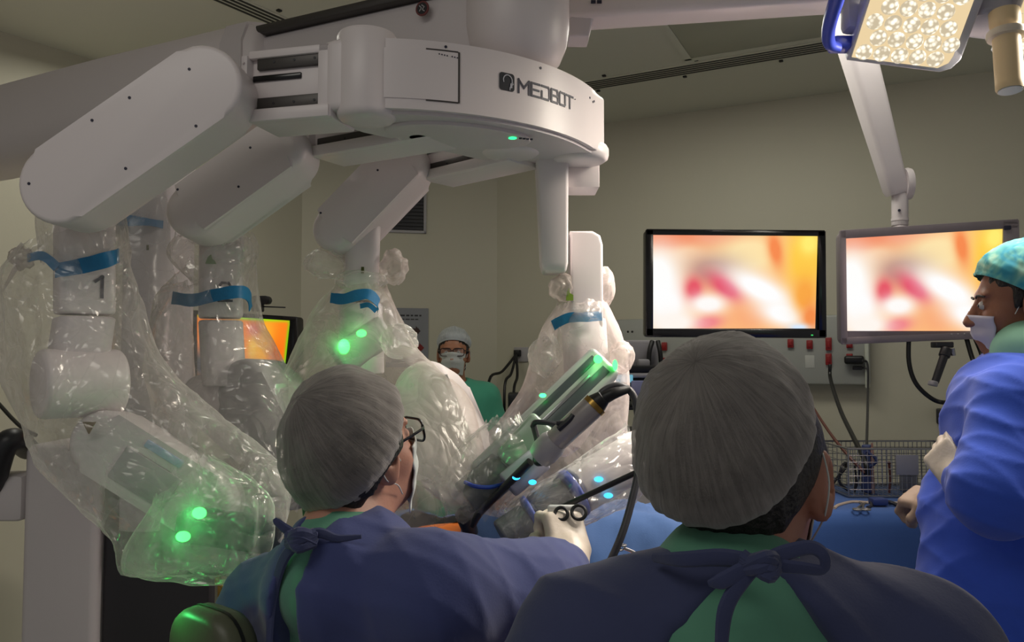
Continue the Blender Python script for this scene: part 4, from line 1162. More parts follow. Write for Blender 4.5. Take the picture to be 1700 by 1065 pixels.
# ---- surgeon at the left, seated, reaching for an instrument
def surgeon_left():
    base = V((-.27, 1.33, 0))
    t = thing('person', 'seated person in glasses and bouffant cap, blue gown, gloved right hand holding an instrument', 'person', base)
    Hd = P(594, 750, 1.36); R = Rz(-40) @ Matrix.Rotation(math.radians(15), 3, 'X')
    C7 = P(548, 915, 1.27); SL = P(446, 1000, 1.42); SR = P(722, 992, 1.21); PV = V((-.27, 1.37, .70)); Rb = Rz(-36)
    EL = P(350, 1210, 1.46); WL = P(470, 1230, 1.72)
    ER = V((.025, 1.36, 1.045)); WR = P(950, 925, 1.555)
    hips = [PV + Rb @ V((sx * .09, .0, -.03)) for sx in (-1, 1)]
    knees = [h + Rb @ V((sx * .04, .40, -.02)) for h, sx in zip(hips, (-1, 1))]
    ank = [V((kn.x, kn.y - .02, .09)) for kn in knees]
    B = Body(.0055); head_prims(B, Hd, R, C7)
    torso_prims(B, C7, SL, SR, PV, Rb, -.012)
    for S, E, W in ((SL, EL, WL), (SR, ER, WR)): B.limb([S, E, W], [.05, .04, .027])
    hd = (P(934, 862, 1.60) - WR); pn = V((-.35, .93, .0))
    hand_prims(B, WR, hd, pn, 1, 1.0, grow=-.002); hand_prims(B, WL, (.5, .8, -.1), (0, .1, -1), -1, .4, grow=-.002)
    for h, kn, an in zip(hips, knees, ank):
        B.limb([h, kn, an], [.085, .058, .04], .03); B.ell(an + Rb @ V((0, .07, -.045)), (.045, .12, .045), Rb, .02)
    body_obj('body', B, skin('skin_left', 'B88672'), t)
    hair_obj(t, Hd, R, 1.0, -.112, ny=-.070, nw=.060, cap=((.018, -.030, .024), (.101, .118, .132), 36))
    c = cap_obj(t, Hd, R, (.018, -.030, .024), (.101, .118, .132), 36, 107, M_cap, seed=1)
    mask_obj(t, Hd, R, ang=62, z0=-.02); glasses_obj(t, Hd, R)
    B = Body(.006); torso_prims(B, C7, SL, SR, PV, Rb, .002)
    B.cone(C7 + V((.005, .006, -.04)), C7 + V((.018, .03, .006)), .076, .072, .03)
    B.cone(C7 + V((-.004, -.008, -.05)), C7 + V((-.002, -.004, -.012)), .076, .070, .03)
    for h, kn in zip(hips, knees): B.limb([h, kn, V((kn.x, kn.y - .02, .14))], [.10, .075, .065], .04)
    body_obj('scrub_suit', B, M_scrub, t, folds(.004, ((30, 8, 4), (12, 30, 10)), 4))
    # gown with the opening at the back
    B = Body(.006); torso_prims(B, C7, SL, SR, PV, Rb, .020)
    B.limb([SL, EL, WL + V((0, -.06, 0))], [.075, .07, .055], .05)
    wr = WR + (ER - WR) * .16
    B.limb([SR, ER + V((0, 0, .02)), wr], [.076, .078, .046], .06)
    B.cone(SR + V((-.02, .02, .02)), mid(ER, WR) + V((-.01, 0, .015)), .06, .052, .06)
    for h, kn in zip(hips, knees): B.cone(h, kn + V((0, 0, .0)), .12, .10, .06)
    B.ell(PV, (.2, .17, .13), Rb, .06)
    # collar rises to the neck on the right, opening runs down the spine on the left
    B.cone(C7 + V((.0, -.004, -.06)), C7 + V((.006, .004, -.030)), .102, .094, .03)
    B.cone(C7 + V((.035, -.0, -.045)), C7 + V((.058, .03, -.006)), .078, .068, .03)
    top = P(520, 880, 1.2); bot = P(478, 1110, 1.20)
    ctr = mid(top, bot); 
    sl = Matrix.Rotation(math.atan2(bot.x - top.x, top.z - bot.z), 3, 'Y') 
    B.box(P(478, 1010, 1.20), (.022, .16, .20), Rz(-22) @ Matrix.Rotation(.10, 3, 'Y'), .008, .008, 's')
    body_obj('surgical_gown', B, M_gown, t, folds(.010, ((26, 10, 30), (40, 20, 8), (8, 30, 34)), 11))
    # glove
    B = Body(.0038); hand_prims(B, WR, hd, pn, 1, 1.0, grow=.0012)
    B.cone(WR + (ER - WR) * .20, WR, .034, .029, .015)
    body_obj('glove', B, M_glove, t)
    # ties
    kc = P(500, 893, 1.185)
    bm = nb()
    for i in range(5):
        a = i * 1.3; tube(bm, [kc + V((-.018, .0, .004 * i - .008)), kc + V((0, -.014, .012 * math.sin(a))), kc + V((.02, .0, .008 * math.cos(a)))], .0085, 8, 5)
    tube(bm, [kc, P(478, 880, 1.19), P(460, 866, 1.19), P(456, 860, 1.19)], [.007, .008, .006, .003], 8, 5, .5)
    tube(bm, [kc, P(530, 884, 1.19), P(560, 893, 1.20), P(600, 890, 1.2)], [.008, .008, .006, .003], 8, 5, .5)
    tube(bm, [kc, P(470, 930, 1.20), P(452, 1000, 1.21), P(446, 1080, 1.2)], [.008, .009, .008, .006], 8, 6, .5)
    obj('gown_tie', bm, M_gown_dark, t)
    return t
person1 = surgeon_left()

def surgeon_right():
    base = V((.24, .93, 0))
    t = thing('person', 'person seen from behind in the centre foreground, bouffant cap and open-backed navy gown', 'person', base)
    Hd = P(1250, 785, .96); R = Rz(-30) @ Matrix.Rotation(math.radians(0), 3, 'X')
    C7 = P(1215, 960, .87); SL = P(978, 1078, .92); SR = P(1520, 1085, .90); PV = V((.26, .95, .82)); Rb = Rz(-6)
    EL = V((SL.x - .10, .98, .92)); WL = V((SL.x - .02, 1.2, .93)); ER = V((SR.x + .10, .97, .92)); WR = V((SR.x + .02, 1.2, .93))
    hips = [PV + Rb @ V((sx * .09, .0, -.05)) for sx in (-1, 1)]; knees = [V((h.x, h.y + .03, .44)) for h in hips]; ank = [V((h.x, h.y, .09)) for h in hips]
    B = Body(.0055); head_prims(B, Hd, R, C7 + V((0, .01, -.02)))
    torso_prims(B, C7, SL, SR, PV, Rb, -.012)
    for S, E, W, sd in ((SL, EL, WL, -1), (SR, ER, WR, 1)):
        B.limb([S, E, W], [.05, .04, .027]); hand_prims(B, W, (0, 1, .0), (0, 0, -1), sd, .5)
    for h, kn, an in zip(hips, knees, ank):
        B.limb([h, kn, an], [.085, .058, .04], .03); B.ell(an + V((0, .07, -.045)), (.045, .12, .045), None, .02)
    body_obj('body', B, skin('skin_right', 'A06A54'), t)
    hair_obj(t, Hd, R, 1.0, -.05, nw=.055, cap=((-.020, -.056, .046), (.101, .122, .122), 44))
    cap_obj(t, Hd, R, (-.020, -.056, .046), (.101, .122, .122), 44, 106, M_cap, seed=5, roll=-4)
    mask_obj(t, Hd, R)
    B = Body(.0055); torso_prims(B, C7, SL, SR, PV, Rb, .004)
    B.cone(C7 + V((-.005, .025, -.07)), C7 + V((.005, .035, -.024)), .098, .088, .03)
    B.limb([hips[0], knees[0], ank[0] + V((0, 0, .04))], [.10, .075, .065], .04); B.limb([hips[1], knees[1], ank[1] + V((0, 0, .04))], [.10, .075, .065], .04)
    body_obj('scrub_suit', B, M_scrub, t, folds(.004, ((36, 6, 6), (20, 20, 16)), 8))
    B = Body(.0055); torso_prims(B, C7, SL, SR, PV, Rb, .024)
    for S, E, W in ((SL, EL, WL), (SR, ER, WR)): B.limb([S, E, W + V((0, -.05, 0))], [.078, .078, .05], .06)
    B.cone(PV, V((PV.x, PV.y, .42)), .20, .22, .08)
    # V-shaped opening at the back below the tie
    a = P(1268, 985, .80); 
    for sx, px in ((-1, 1192), (0, 1258), (1, 1325)):
        b = P(px, 1120, .80); B.cone(a + V((0, .01, -.035)), b + V((0, .01, 0)), .040, .044, .02, 's')
    body_obj('surgical_gown', B, M_gown_dark, t, folds(.008, ((24, 8, 26), (34, 20, 12)), 21))
    kc = P(1262, 934, .775)
    bm = nb()
    for i in range(6):
        a = i * 1.1; tube(bm, [kc + V((-.016, .004, .003 * i - .008)), kc + V((.001 * i, -.012, .010 * math.sin(a))), kc + V((.017, .004, .007 * math.cos(a)))], .0065, 8, 5)
    tube(bm, [kc, P(1300, 918, .775), P(1345, 908, .775), P(1368, 922, .775), P(1366, 945, .78), P(1330, 942, .775), P(1290, 938, .775), kc], [.007, .008, .007, .006, .006, .007, .008, .007], 8, 5, .5)
    tube(bm, [kc, P(1228, 950, .775), P(1196, 965, .775), P(1176, 968, .78)], [.007, .009, .008, .003], 8, 5, .5)
    tube(bm, [kc, P(1235, 960, .775), P(1205, 1010, .775), P(1196, 1090, .78)], [.007, .008, .008, .006], 8, 6, .5)
    tube(bm, [kc + V((-.0, 0, 0)), P(1200, 925, .80), P(1130, 928, .82), P(1085, 925, .86)], [.008, .009, .008, .005], 8, 6, .5)
    obj('gown_tie', bm, M_gown_dark, t)
    return t
person2 = surgeon_right()

def assistant():
    base = V((1.13, 1.84, 0))
    t = thing('person', 'standing person in teal patterned cap and bright blue gown, arms folded, at the right edge', 'person', base)
    Hd = P(1694, 508, 1.85); R = Rz(70) @ Matrix.Rotation(math.radians(-3), 3, 'X'); Rb = Rz(62)
    C7 = P(1728, 600, 1.80); SL = P(1688, 668, 1.69); SR = P(1655, 655, 1.98); PV = V((1.17, 1.84, .90))
    EL = P(1652, 830, 1.62); WL = P(1598, 796, 1.76); ER = P(1590, 835, 1.95); WR = P(1556, 832, 2.08)
    hips = [PV + Rb @ V((sx * .09, 0, -.05)) for sx in (-1, 1)]; knees = [V((h.x - .02, h.y, .48)) for h in hips]; ank = [V((h.x, h.y, .09)) for h in hips]
    B = Body(.006); head_prims(B, Hd, R, C7)
    torso_prims(B, C7, SL, SR, PV, Rb, -.012)
    B.limb([SL, EL, WL], [.05, .04, .027]); B.limb([SR, ER, WR], [.05, .04, .027])
    hand_prims(B, WL, P(1572, 764, 1.80) - WL, (.6, .7, .1), -1, .8, grow=-.002); hand_prims(B, WR, P(1526, 826, 2.13) - WR, (.2, .6, -.8), 1, .9, grow=-.002)
    for h, kn, an in zip(hips, knees, ank):
        B.limb([h, kn, an], [.085, .058, .04], .03); B.ell(an + Rb @ V((0, .07, -.045)), (.045, .12, .045), Rb, .02)
    body_obj('body', B, skin('skin_brown', '8A5840'), t)
    hair_obj(t, Hd, R, 1.0, -.075)
    m, nt, out = newmat('cap_teal')
    b = N(nt, 'ShaderNodeBsdfPrincipled', Roughness=.8); tc = N(nt, 'ShaderNodeTexCoord'); nz = N(nt, 'ShaderNodeTexNoise', Scale=16, Detail=2, Distortion=1.5)
    cr = N(nt, 'ShaderNodeValToRGB'); cr.color_ramp.elements[0].position = .36; cr.color_ramp.elements[0].color = lin('2A8CA4') + (1,)
    cr.color_ramp.elements[1].position = .64; cr.color_ramp.elements[1].color = lin('9CC4B0') + (1,)
    e = cr.color_ramp.elements.new(.5); e.color = lin('62AAA4') + (1,)
    nt.links.new(tc.outputs['Object'], nz.inputs['Vector']); nt.links.new(nz.outputs[0], cr.inputs[0]); nt.links.new(cr.outputs[0], b.inputs['Base Color']); nt.links.new(b.outputs[0], out.inputs[0])
    cap_obj(t, Hd, R, (0, -.020, .036), (.099, .122, .122), 36, 103, m, seed=9, puff=.02, tuck=.08)
    mask_obj(t, Hd, R, 1.0, pbr('mask_lilac', 'B8B4C4', .8), ang=60, z0=-.034, bmp=.3); eyes_obj(t, Hd, R)
    B = Body(.006); torso_prims(B, C7, SL, SR, PV, Rb, .0); B.cone(C7 + V((-.02, .0, -.04)), C7 + V((-.03, .0, .02)), .085, .074, .03)
    for h, kn, an in zip(hips, knees, ank): B.limb([h, kn, an + V((0, 0, .04))], [.10, .075, .065], .04)
    body_obj('scrub_suit', B, pbr('scrub_mint', '8ABCA4', .85), t)
    B = Body(.006); torso_prims(B, C7, SL, SR, PV, Rb, .026)
    B.limb([SL, EL + V((0, 0, .01)), WL + (EL - WL) * .22], [.082, .084, .058], .018)
    B.cone(EL + V((.02, 0, .03)), EL + V((.08, .02, .02)), .08, .085, .04)
    B.limb([SR, ER, WR + (ER - WR) * .2], [.082, .082, .058], .03)
    B.limb([PV + V((-.02, 0, .12)), V((1.13, 1.85, .42))], [.19, .24], .08)
    B.ell(PV + V((-.06, 0, .0)), (.17, .17, .2), None, .06); B.ell(P(1690, 730, 1.88), (.11, .13, .17), None, .06)
    body_obj('surgical_gown', B, M_gown_bright, t, folds(.016, ((10, 10, 34), (30, 20, 14), (22, 6, 26)), 31))
    B = Body(.0045); hand_prims(B, WL, P(1572, 764, 1.80) - WL, (.6, .7, .1), -1, .8, grow=.0012); B.cone(WL + (EL - WL) * .26, WL, .036, .029, .015)
    body_obj('glove', B, M_glove, t)
    B = Body(.0045); hand_prims(B, WR, P(1526, 826, 2.13) - WR, (.2, .6, -.8), 1, .9, grow=.0012); B.cone(WR + (ER - WR) * .26, WR, .036, .029, .015)
    body_obj('glove', B, pbr('glove_tan', 'A8907E', .5), t)
    return t
person3 = assistant()

def nurse():
    Hd = P(753, 587, 4.15); base = V((Hd.x, 4.15, 0)); s = .97
    t = thing('person', 'standing person in green scrubs, glasses and white mask, facing us by the far wall', 'person', base)
    R = Rz(180); Rb = R
    C7 = Hd + V((0, .04, -.165)); SL = Hd + V((.165, .03, -.225)); SR = Hd + V((-.165, .03, -.225)); PV = V((Hd.x, 4.16, .86))
    EL = SL + V((.08, .03, -.27)); WL = EL + V((-.0, -.10, -.22)); ER = SR + V((-.08, .03, -.27)); WR = ER + V((0, -.10, -.22))
    hips = [PV + V((sx * .085, 0, -.04)) for sx in (1, -1)]; knees = [V((h.x, h.y - .01, .46)) for h in hips]; ank = [V((h.x, h.y, .08)) for h in hips]
    B = Body(.006); head_prims(B, Hd, R, C7 + V((0, -.01, -.02)), s); torso_prims(B, C7, SL, SR, PV, Rb, -.012, .95)
    for S, E, W, sd in ((SL, EL, WL, -1), (SR, ER, WR, 1)): B.limb([S, E, W], [.048, .036, .024]); hand_prims(B, W, (0, -.3, -1), (-.3 if sd < 0 else .3, .2, 0), -sd, .3)
    for h, kn, an in zip(hips, knees, ank): B.limb([h, kn, an], [.08, .055, .038], .03); B.ell(an + V((0, -.06, -.04)), (.04, .11, .04), None, .02)
    body_obj('body', B, skin('skin_nurse', 'A87458'), t)
    hair_obj(t, Hd, R, s, -.10)
    cap_obj(t, Hd, R, (0, -.016, .050), (.094, .112, .098), 24, 100, M_cap_n, seed=13, s=s)
    mask_obj(t, Hd, R, s); glasses_obj(t, Hd, R, s, pbr('glasses_brown', '3A2420', .3)); eyes_obj(t, Hd, R, s)
    B = Body(.007); torso_prims(B, C7, SL, SR, PV, Rb, .018)
    for S, E in ((SL, EL), (SR, ER)): B.limb([S, S.lerp(E, .75)], [.074, .076], .04)
    B.cone(PV + V((0, 0, .05)), PV + V((0, 0, -.12)), .17, .18, .06)
    B.cone(C7 + V((0, -.06, .05)), C7 + V((0, -.12, -.115)), .062, .012, .01, 's')
    B.ell(C7 + V((0, -.045, .04)), (.068, .06, .05), None, .01, 's')
    body_obj('scrub_top', B, M_scrub2, t, folds(.006, ((30, 5, 8), (16, 5, 24)), 41))
    bm = nb(); box(bm, P(788, 676, 4.012), (.02, .004, .012), None, .001); obj('chest_badge', bm, M_robotgrey, t)
    B = Body(.008)
    for h, kn, an in zip(hips, knees, ank): B.limb([h, kn, an + V((0, 0, .03))], [.105, .08, .07], .05)
    body_obj('scrub_trousers', B, M_scrub2, t, folds(.005, ((20, 10, 12),), 42))
    return t
person4 = nurse()
# ------------------------------------------------------------------ stool of the seated surgeon
t = thing('operating_stool', 'operating stool with a rounded dark backrest behind the seated bespectacled person', 'stool', (-.30, 1.34, 0))
M_uph = pbr('olive_vinyl', '4E5240', .45, noise_amt=.05, bump=.05)
bm = nb(); cyl(bm, (-.28, 1.36, .52), (-.28, 1.36, .575), .19, bev=.02, n=40); obj('seat', bm, M_uph, t, 45)
bm = nb()
c = P(352, 1098, 1.22)
Rb_ = Rz(-38)
def brp(u, w, h): return c + Rb_ @ V((u, w, h))
rings = []
for yy, k in ((-.03, .84), (-.026, .93), (-.016, .985), (0, 1), (.016, .985), (.026, .93), (.03, .84)):
    rings.append([brp(x * k, yy + .10 * (x) ** 2 * 2, y * k) for x, y in rrect(.17, .16, .06, 6)])
loft(bm, rings); obj('backrest', bm, M_uph, t, 45)
bm = nb(); rings = [[brp(x * 1.01, .0 + .10 * x * x * 2 + dy, y * 1.01) for x, y in rrect(.17, .16, .06, 6)] for dy in (-.003, .003)]; loft(bm, rings, True, False); obj('backrest_piping', bm, M_black, t)
bm = nb(); tube(bm, [c + V((0, .02, -.05)), c + V((.02, .05, -.25)), V((-.29, 1.30, .54))], .014, 10, 6); cyl(bm, (-.28, 1.36, .12), (-.28, 1.36, .53), .025); obj('stool_post', bm, M_steel, t)
bm = nb()
for i in range(5):
    a = 2 * PI * i / 5; box(bm, (.14, 0, .09), (.28, .04, .03), Matrix.Translation((-.28, 1.36, 0)) @ Matrix.Rotation(a, 4, 'Z'), .008)
obj('stool_base', bm, M_dark, t)
for i in range(5):
    a = 2 * PI * i / 5; x, y = -.28 + .26 * math.cos(a), 1.36 + .26 * math.sin(a)
    bm = nb(); cyl(bm, (x - .012, y, .035), (x + .012, y, .035), .035); tube(bm, [(x, y, .04), (x, y, .09)], .008, 8); obj('caster', bm, M_black, t)
# slim post behind the stool
t = thing('post', 'slim beige stand post below the green lamps, with small brass fittings', 'stand', (P(366, 960, 1.75).x, 1.78, 0))
a = P(366, 1000, 1.78)
bm = nb(); cyl(bm, (a.x, 1.78, .03), (a.x, 1.78, P(366, 958, 1.78).z), .012); obj('upright', bm, pbr('beige_metal', '9A9080', .45), t)
bm = nb(); cyl(bm, (a.x, 1.78, 0), (a.x, 1.78, .04), .12, .1); obj('foot', bm, M_dark, t)
bm = nb(); tube(bm, [P(358, 965, 1.765), P(368, 972, 1.76), P(380, 985, 1.765)], .004, 8, 4); box(bm, P(362, 962, 1.765), (.012, .012, .02), None, .002); box(bm, P(366, 978, 1.765), (.010, .012, .03), None, .002); obj('fitting', bm, M_brass, t)

# ------------------------------------------------------------------ operating table, patient and drapes
t = thing('operating_table', 'operating table under the blue drape, below the robot arms', 'operating table', (.0, 2.1, 0))
ax = V((1, .05, 0)).normalized()
Mt = Matrix(((ax.x, -ax.y, 0, .0), (ax.y, ax.x, 0, 2.1), (0, 0, 1, 0), (0, 0, 0, 1)))
bm = nb(); box(bm, (.08, 0, .80), (1.28, .48, .07), Mt, .02); obj('mattress', bm, M_black, t)
bm = nb(); box(bm, (.08, 0, .74), (1.26, .46, .05), Mt, .006); obj('tabletop', bm, M_steel, t)
bm = nb(); box(bm, (0, 0, .4), (.22, .22, .66), Mt, .02); obj('pedestal', bm, M_steel, t)
bm = nb(); box(bm, (0, 0, .04), (.9, .45, .08), Mt, .02); obj('table_base', bm, M_dark, t)
pt = thing('person', 'patient lying under blue drapes, only orange painted skin showing', 'person', Mt @ V((0, 0, .84)))
B = Body(.008)
tp = lambda x, y, z: Mt @ V((x - .13, y, z))
R3 = Mt.to_3x3()
Rh = R3 @ Matrix(((0, 0, 1), (-1, 0, 0), (0, 1, 0))).to_3x3() if False else Matrix((R3 @ V((0, -1, 0)), V((0, 0, 1)), R3 @ V((1, 0, 0)))).transposed()
head_prims(B, tp(.70, 0, .945), Rh, tp(.50, 0, .93))
B.ell(tp(.32, 0, .935), (.22, .17, .10), R3, .06); B.ell(tp(.05, 0, .945), (.22, .165, .105), R3, .06); B.ell(tp(-.12, 0, .93), (.16, .17, .095), R3, .06)
for sy in (1, -1):
    B.limb([tp(.42, sy * .17, .92), tp(.16, sy * .22, .89), tp(-.06, sy * .20, .88)], [.05, .04, .028]); hand_prims(B, tp(-.07, sy * .2, .88), R3 @ V((-1, 0, 0)), (0, 0, -1), sy, .3)
    B.limb([tp(-.14, sy * .09, .92), tp(-.50, sy * .10, .91), tp(-.56, sy * .10, .58)], [.085, .058, .036], .03); B.ell(tp(-.60, sy * .1, .53), (.10, .04, .04), None, .02)
body_obj('body', B, pbr('skin_iodine', 'D0702E', .4, sss=.1), pt)
# blue sheet with an opening over the abdomen
M_sheet = cloth('drape_blue', '2F4870', .1); M_sheet2 = cloth('table_cloth_blue', '36548C', .1)
nu, nv = 110, 80; verts = []; faces = []
op = V((P(718, 880, 2.02).x, 2.04, 0)); opl = Mt.inverted() @ op
for i in range(nv + 1):
    v = -0.62 + 1.24 * i / nv
    for j in range(nu + 1):
        u = -.60 + 1.32 * j / nu
        h = 1.045 - 1.2 * max(0, abs(v) - .0) ** 2 * .9
        h = .86 + .205 * math.exp(-(v / .20) ** 4) * (1 if u > -.3 else math.exp(-((u + .3) / .35) ** 2) * .6 + .4)
        h += .02 * math.exp(-((u - .36) / .25) ** 2 - (v / .22) ** 2)
        vv = v
        if abs(v) > .27:
            e = abs(v) - .27; h = h - e * 1.9; vv = math.copysign(.27 + e * .12, v)
        if u > .66: h -= (u - .66) * .9
        p = V((u, vv, max(.3, h)))
        f = .014 * fbm(V((u * 6, v * 6, 2)), 1) + .030 * (.4 - abs(noise.noise(V((u * 9 + v * 4, v * 4 - u * 2, 7))))) + .012 * (.4 - abs(noise.noise(V((u * 18, v * 14, 3)))))
        w = Mt @ (p + V((0, math.copysign(f, v) if abs(v) > .27 else 0, f)))
        verts.append(w)
for i in range(nv):
    for j in range(nu):
        b = i * (nu + 1) + j
        c_ = (verts[b] + verts[b + nu + 2]) / 2
        l = Mt.inverted() @ c_
        if ((l.x - opl.x) / .10) ** 2 + ((l.y - opl.y) / .09) ** 2 < 1: continue
        faces.append((b, b + 1, b + nu + 2, b + nu + 1))
o = raw('surgical_drape', verts, faces, M_sheet)
tag(o, 'blue surgical sheet over the patient and operating table, open at the abdomen', 'surgical drape')
o.modifiers.new('thick', 'SOLIDIFY').thickness = .003
# clamps on the sheet
for i, (px, py, Yc, lb) in enumerate(((1050, 915, 1.80, 'small steel towel clamp on the blue sheet, nearer the right surgeon'), (965, 960, 1.76, 'small steel towel clamp at the lower edge of the blue sheet, by the gloved hand'))):
    c = P(px, py, Yc); bm = nb(); tube(bm, [c + V((-.02, 0, .008)), c, c + V((.02, .0, -.012))], .0035, 8, 4); torus(bm, c + V((-.022, 0, .014)), .008, .002, Matrix()); torus(bm, c + V((-.03, 0, .004)), .008, .002, Matrix())
    tag(obj('towel_clamp', bm, M_steel), lb, 'clamp', 'towel clamps on the blue sheet')
t = thing('trocar', 'dark trocar with brass parts standing in the draped abdomen', 'trocar', P(790, 880, 1.88))
bm = nb(); cyl(bm, P(770, 850, 1.86), P(782, 885, 1.90), .022, .018, bev=.004); obj('trocar_housing', bm, M_dark, t)
bm = nb(); cyl(bm, P(782, 885, 1.90), P(772, 915, 1.98), .009); obj('cannula', bm, M_brass, t)
bm = nb(); tube(bm, [P(783, 845, 1.80), P(800, 838, 1.78), P(812, 832, 1.77)], .008, 8, 4); obj('stopcock', bm, M_dark, t)

# ------------------------------------------------------------------ hand-held and mounted instruments
t = thing('endoscope', 'silver endoscope camera with a black cable above the patient, between the two surgeons', 'endoscope', P(890, 760, 1.70))
bm = nb(); tube(bm, [P(785, 872, 1.77), P(793, 855, 1.75), P(810, 836, 1.735), P(880, 766, 1.66)], [.007, .009, .009, .009], 12, 4); obj('scope_tube', bm, M_dark, t)
bm = nb(); lathe(bm, [(.018, 0), (.026, .004), (.030, .02), (.030, .045), (.026, .055)], zframe(P(925, 728, 1.645) - P(892, 762, 1.66), (0, 1, 0), P(893, 761, 1.66))); obj('focus_ring', bm, M_robotgrey, t, 45)
bm = nb(); cyl(bm, P(915, 738, 1.65), P(988, 672, 1.62), .0245, bev=.004, n=36); obj('camera_head', bm, pbr('silver_grey', 'A09A98', .35, metal=.2), t, 45)
bm = nb(); box(bm, P(935, 702, 1.625), (.03, .008, .01), Matrix(), .003); tube(bm, [P(927, 712, 1.62), P(945, 697, 1.615), P(952, 688, 1.615)], .006, 8, 3); obj('camera_button', bm, M_dark, t)
bm = nb(); cyl(bm, P(984, 676, 1.62), P(990, 670, 1.62), .0255, n=32); obj('brass_ring', bm, M_brass, t)
bm = nb(); cyl(bm, P(989, 671, 1.62), P(1003, 658, 1.615), .022, .016, bev=.003, n=32); tube(bm, [P(1000, 662, 1.615), P(1020, 652, 1.61), P(1044, 645, 1.62)], [.014, .012, .008], 12, 4); obj('connector', bm, M_black, t)
bm = nb(); tube(bm, [P(990, 664, 1.62), P(1003, 648, 1.62), P(1026, 640, 1.62), P(1050, 654, 1.62), P(1060, 700, 1.61), P(1061, 770, 1.60), P(1049, 830, 1.58), P(1032, 888, 1.56), P(1008, 942, 1.55), P(985, 985, 1.54), P(975, 1080, 1.54)], .0075, 12, 8); obj('camera_cable', bm, pbr('cable_grey', '3E3E42', .4), t)
t = thing('laparoscopic_grasper', 'black-shafted laparoscopic grasper with a white ring handle, held in the gloved hand', 'surgical instrument', P(940, 850, 1.60))
bm = nb(); tube(bm, [P(832, 897, 1.72), P(940, 838, 1.655), P(1058, 783, 1.60)], .0058, 12); obj('shaft', bm, M_black, t)
bm = nb(); box(bm, P(940, 852, 1.615), (.075, .014, .035), Matrix(), .006, 3); obj('handle', bm, pbr('handle_white', 'C8C8C8', .4), t)
for px, py, w in ((932, 852, .0125), (961, 850, .014)):
    c = P(px, py, 1.59); bm = nb(); torus(bm, (0, 0, 0), w, .0036, Matrix.Translation(c) @ Matrix.Rotation(math.radians(62), 4, 'X')); obj('finger_ring', bm, M_black, t)
bm = nb(); box(bm, P(850, 884, 1.70), (.012, .012, .03), None, .003); obj('blue_hub', bm, M_bandblue, t)

# ------------------------------------------------------------------ screens
def picture(u, v, kind):
    """soft endoscopic picture; u right, v up, 0..1"""
    base = np.array((1.0, .62, .28))
    def g(cu, cv, su, sv, rot=0): 
        x, y = (u - cu), (v - cv); c, s = math.cos(rot), math.sin(rot)
        return math.exp(-((x * c + y * s) / su) ** 2 - ((-x * s + y * c) / sv) ** 2)
    if kind == 0:
        base = np.array((.99, .74, .50))
        L = [((.94, .45, .27), .12, .95, .25, .12, 0), ((.95, .58, .46), .40, .98, .18, .10, 0), ((1, .90, .68), .60, .80, .24, .22, 0), ((1, .80, .30), .93, .75, .13, .4, 0), ((1, .93, .45), .95, .92, .06, .12, 0),
             ((.97, .55, .32), .745, .85, .045, .2, .1), ((.99, .80, .62), .22, .78, .12, .12, 0), ((.74, .60, .52), .36, .64, .17, .15, .2), ((1, 1, .99), .03, .52, .15, .42, 0), ((1, 1, 1), .09, .25, .12, .26, 0),
             ((.88, .26, .36), .45, .44, .08, .18, .5), ((.90, .34, .40), .25, .42, .055, .13, 0), ((1, .99, .98), .34, .26, .12, .11, 0), ((.98, .68, .48), .60, .14, .11, .16, 0), ((.94, .50, .52), .33, .06, .10, .07, .4),
             ((1, .97, .94), .13, .06, .15, .13, 0), ((1, 1, 1), .66, .42, .30, .12, -.85), ((1, 1, 1), .80, .16, .17, .12, -.85), ((.98, .66, .28), .93, .36, .07, .2, 0), ((.96, .56, .30), .97, .12, .05, .14, 0), ((.85, .92, 1), .90, .01, .06, .04, 0)]
    else:
        base = np.array((1.0, .52, .12))
        L = [((1, .70, .2), .75, .6, .12, .5, 0), ((.98, .45, .1), .9, .3, .1, .4, 0), ((.95, .45, .42), .62, .82, .07, .12, 0), ((1, .78, .3), .62, .55, .06, .2, 0), ((.98, .62, .55), .25, .5, .25, .3, 0),
             ((.9, .72, .9), .22, .48, .1, .12, 0), ((.75, .82, 1), .62, .12, .22, .06, -1.0), ((.3, .3, .32), .08, .25, .15, .3, .6), ((.7, .7, .72), .97, .35, .03, .04, 0), ((.62, .9, .1), .5, 1.0, .6, .03, 0), ((.5, .8, .1), 1.0, .6, .02, .5, 0)]
    c = base.copy()
    for col, cu, cv, su, sv, rot in L:
        w = min(1, g(cu, cv, su, sv, rot) * 1.25); c = c * (1 - w) + np.array(col) * w
    return c
def screen_grid(name, pts4, mat, parent, kind, off, nu=72, nv=44):
    a, b, c, d = [V(p) for p in pts4]  # top-left, top-right, bottom-right, bottom-left
    nrm = (b - a).cross(d - a).normalized()
    if nrm.y > 0: nrm = -nrm
    verts = []; faces = []; cols = []
    for i in range(nv + 1):
        v = i / nv
        for j in range(nu + 1):
            u = j / nu; p = a.lerp(b, u).lerp(d.lerp(c, u), v) + nrm * off
            verts.append(p); k = picture(u, 1 - v, kind); cols.append(tuple(lin(list(np.clip(k, 0, 1)))) + (1,))
    for i in range(nv):
        for j in range(nu):
            q = i * (nu + 1) + j; faces.append((q, q + 1, q + nu + 2, q + nu + 1))
    o = raw(name, verts, faces, mat, parent, False)
    at = o.data.color_attributes.new('picture', 'FLOAT_COLOR', 'POINT'); at.data.foreach_set('color', np.array(cols, np.float32).ravel())
    return o
M_pic = vcol_emit('screen_picture', 1.0)
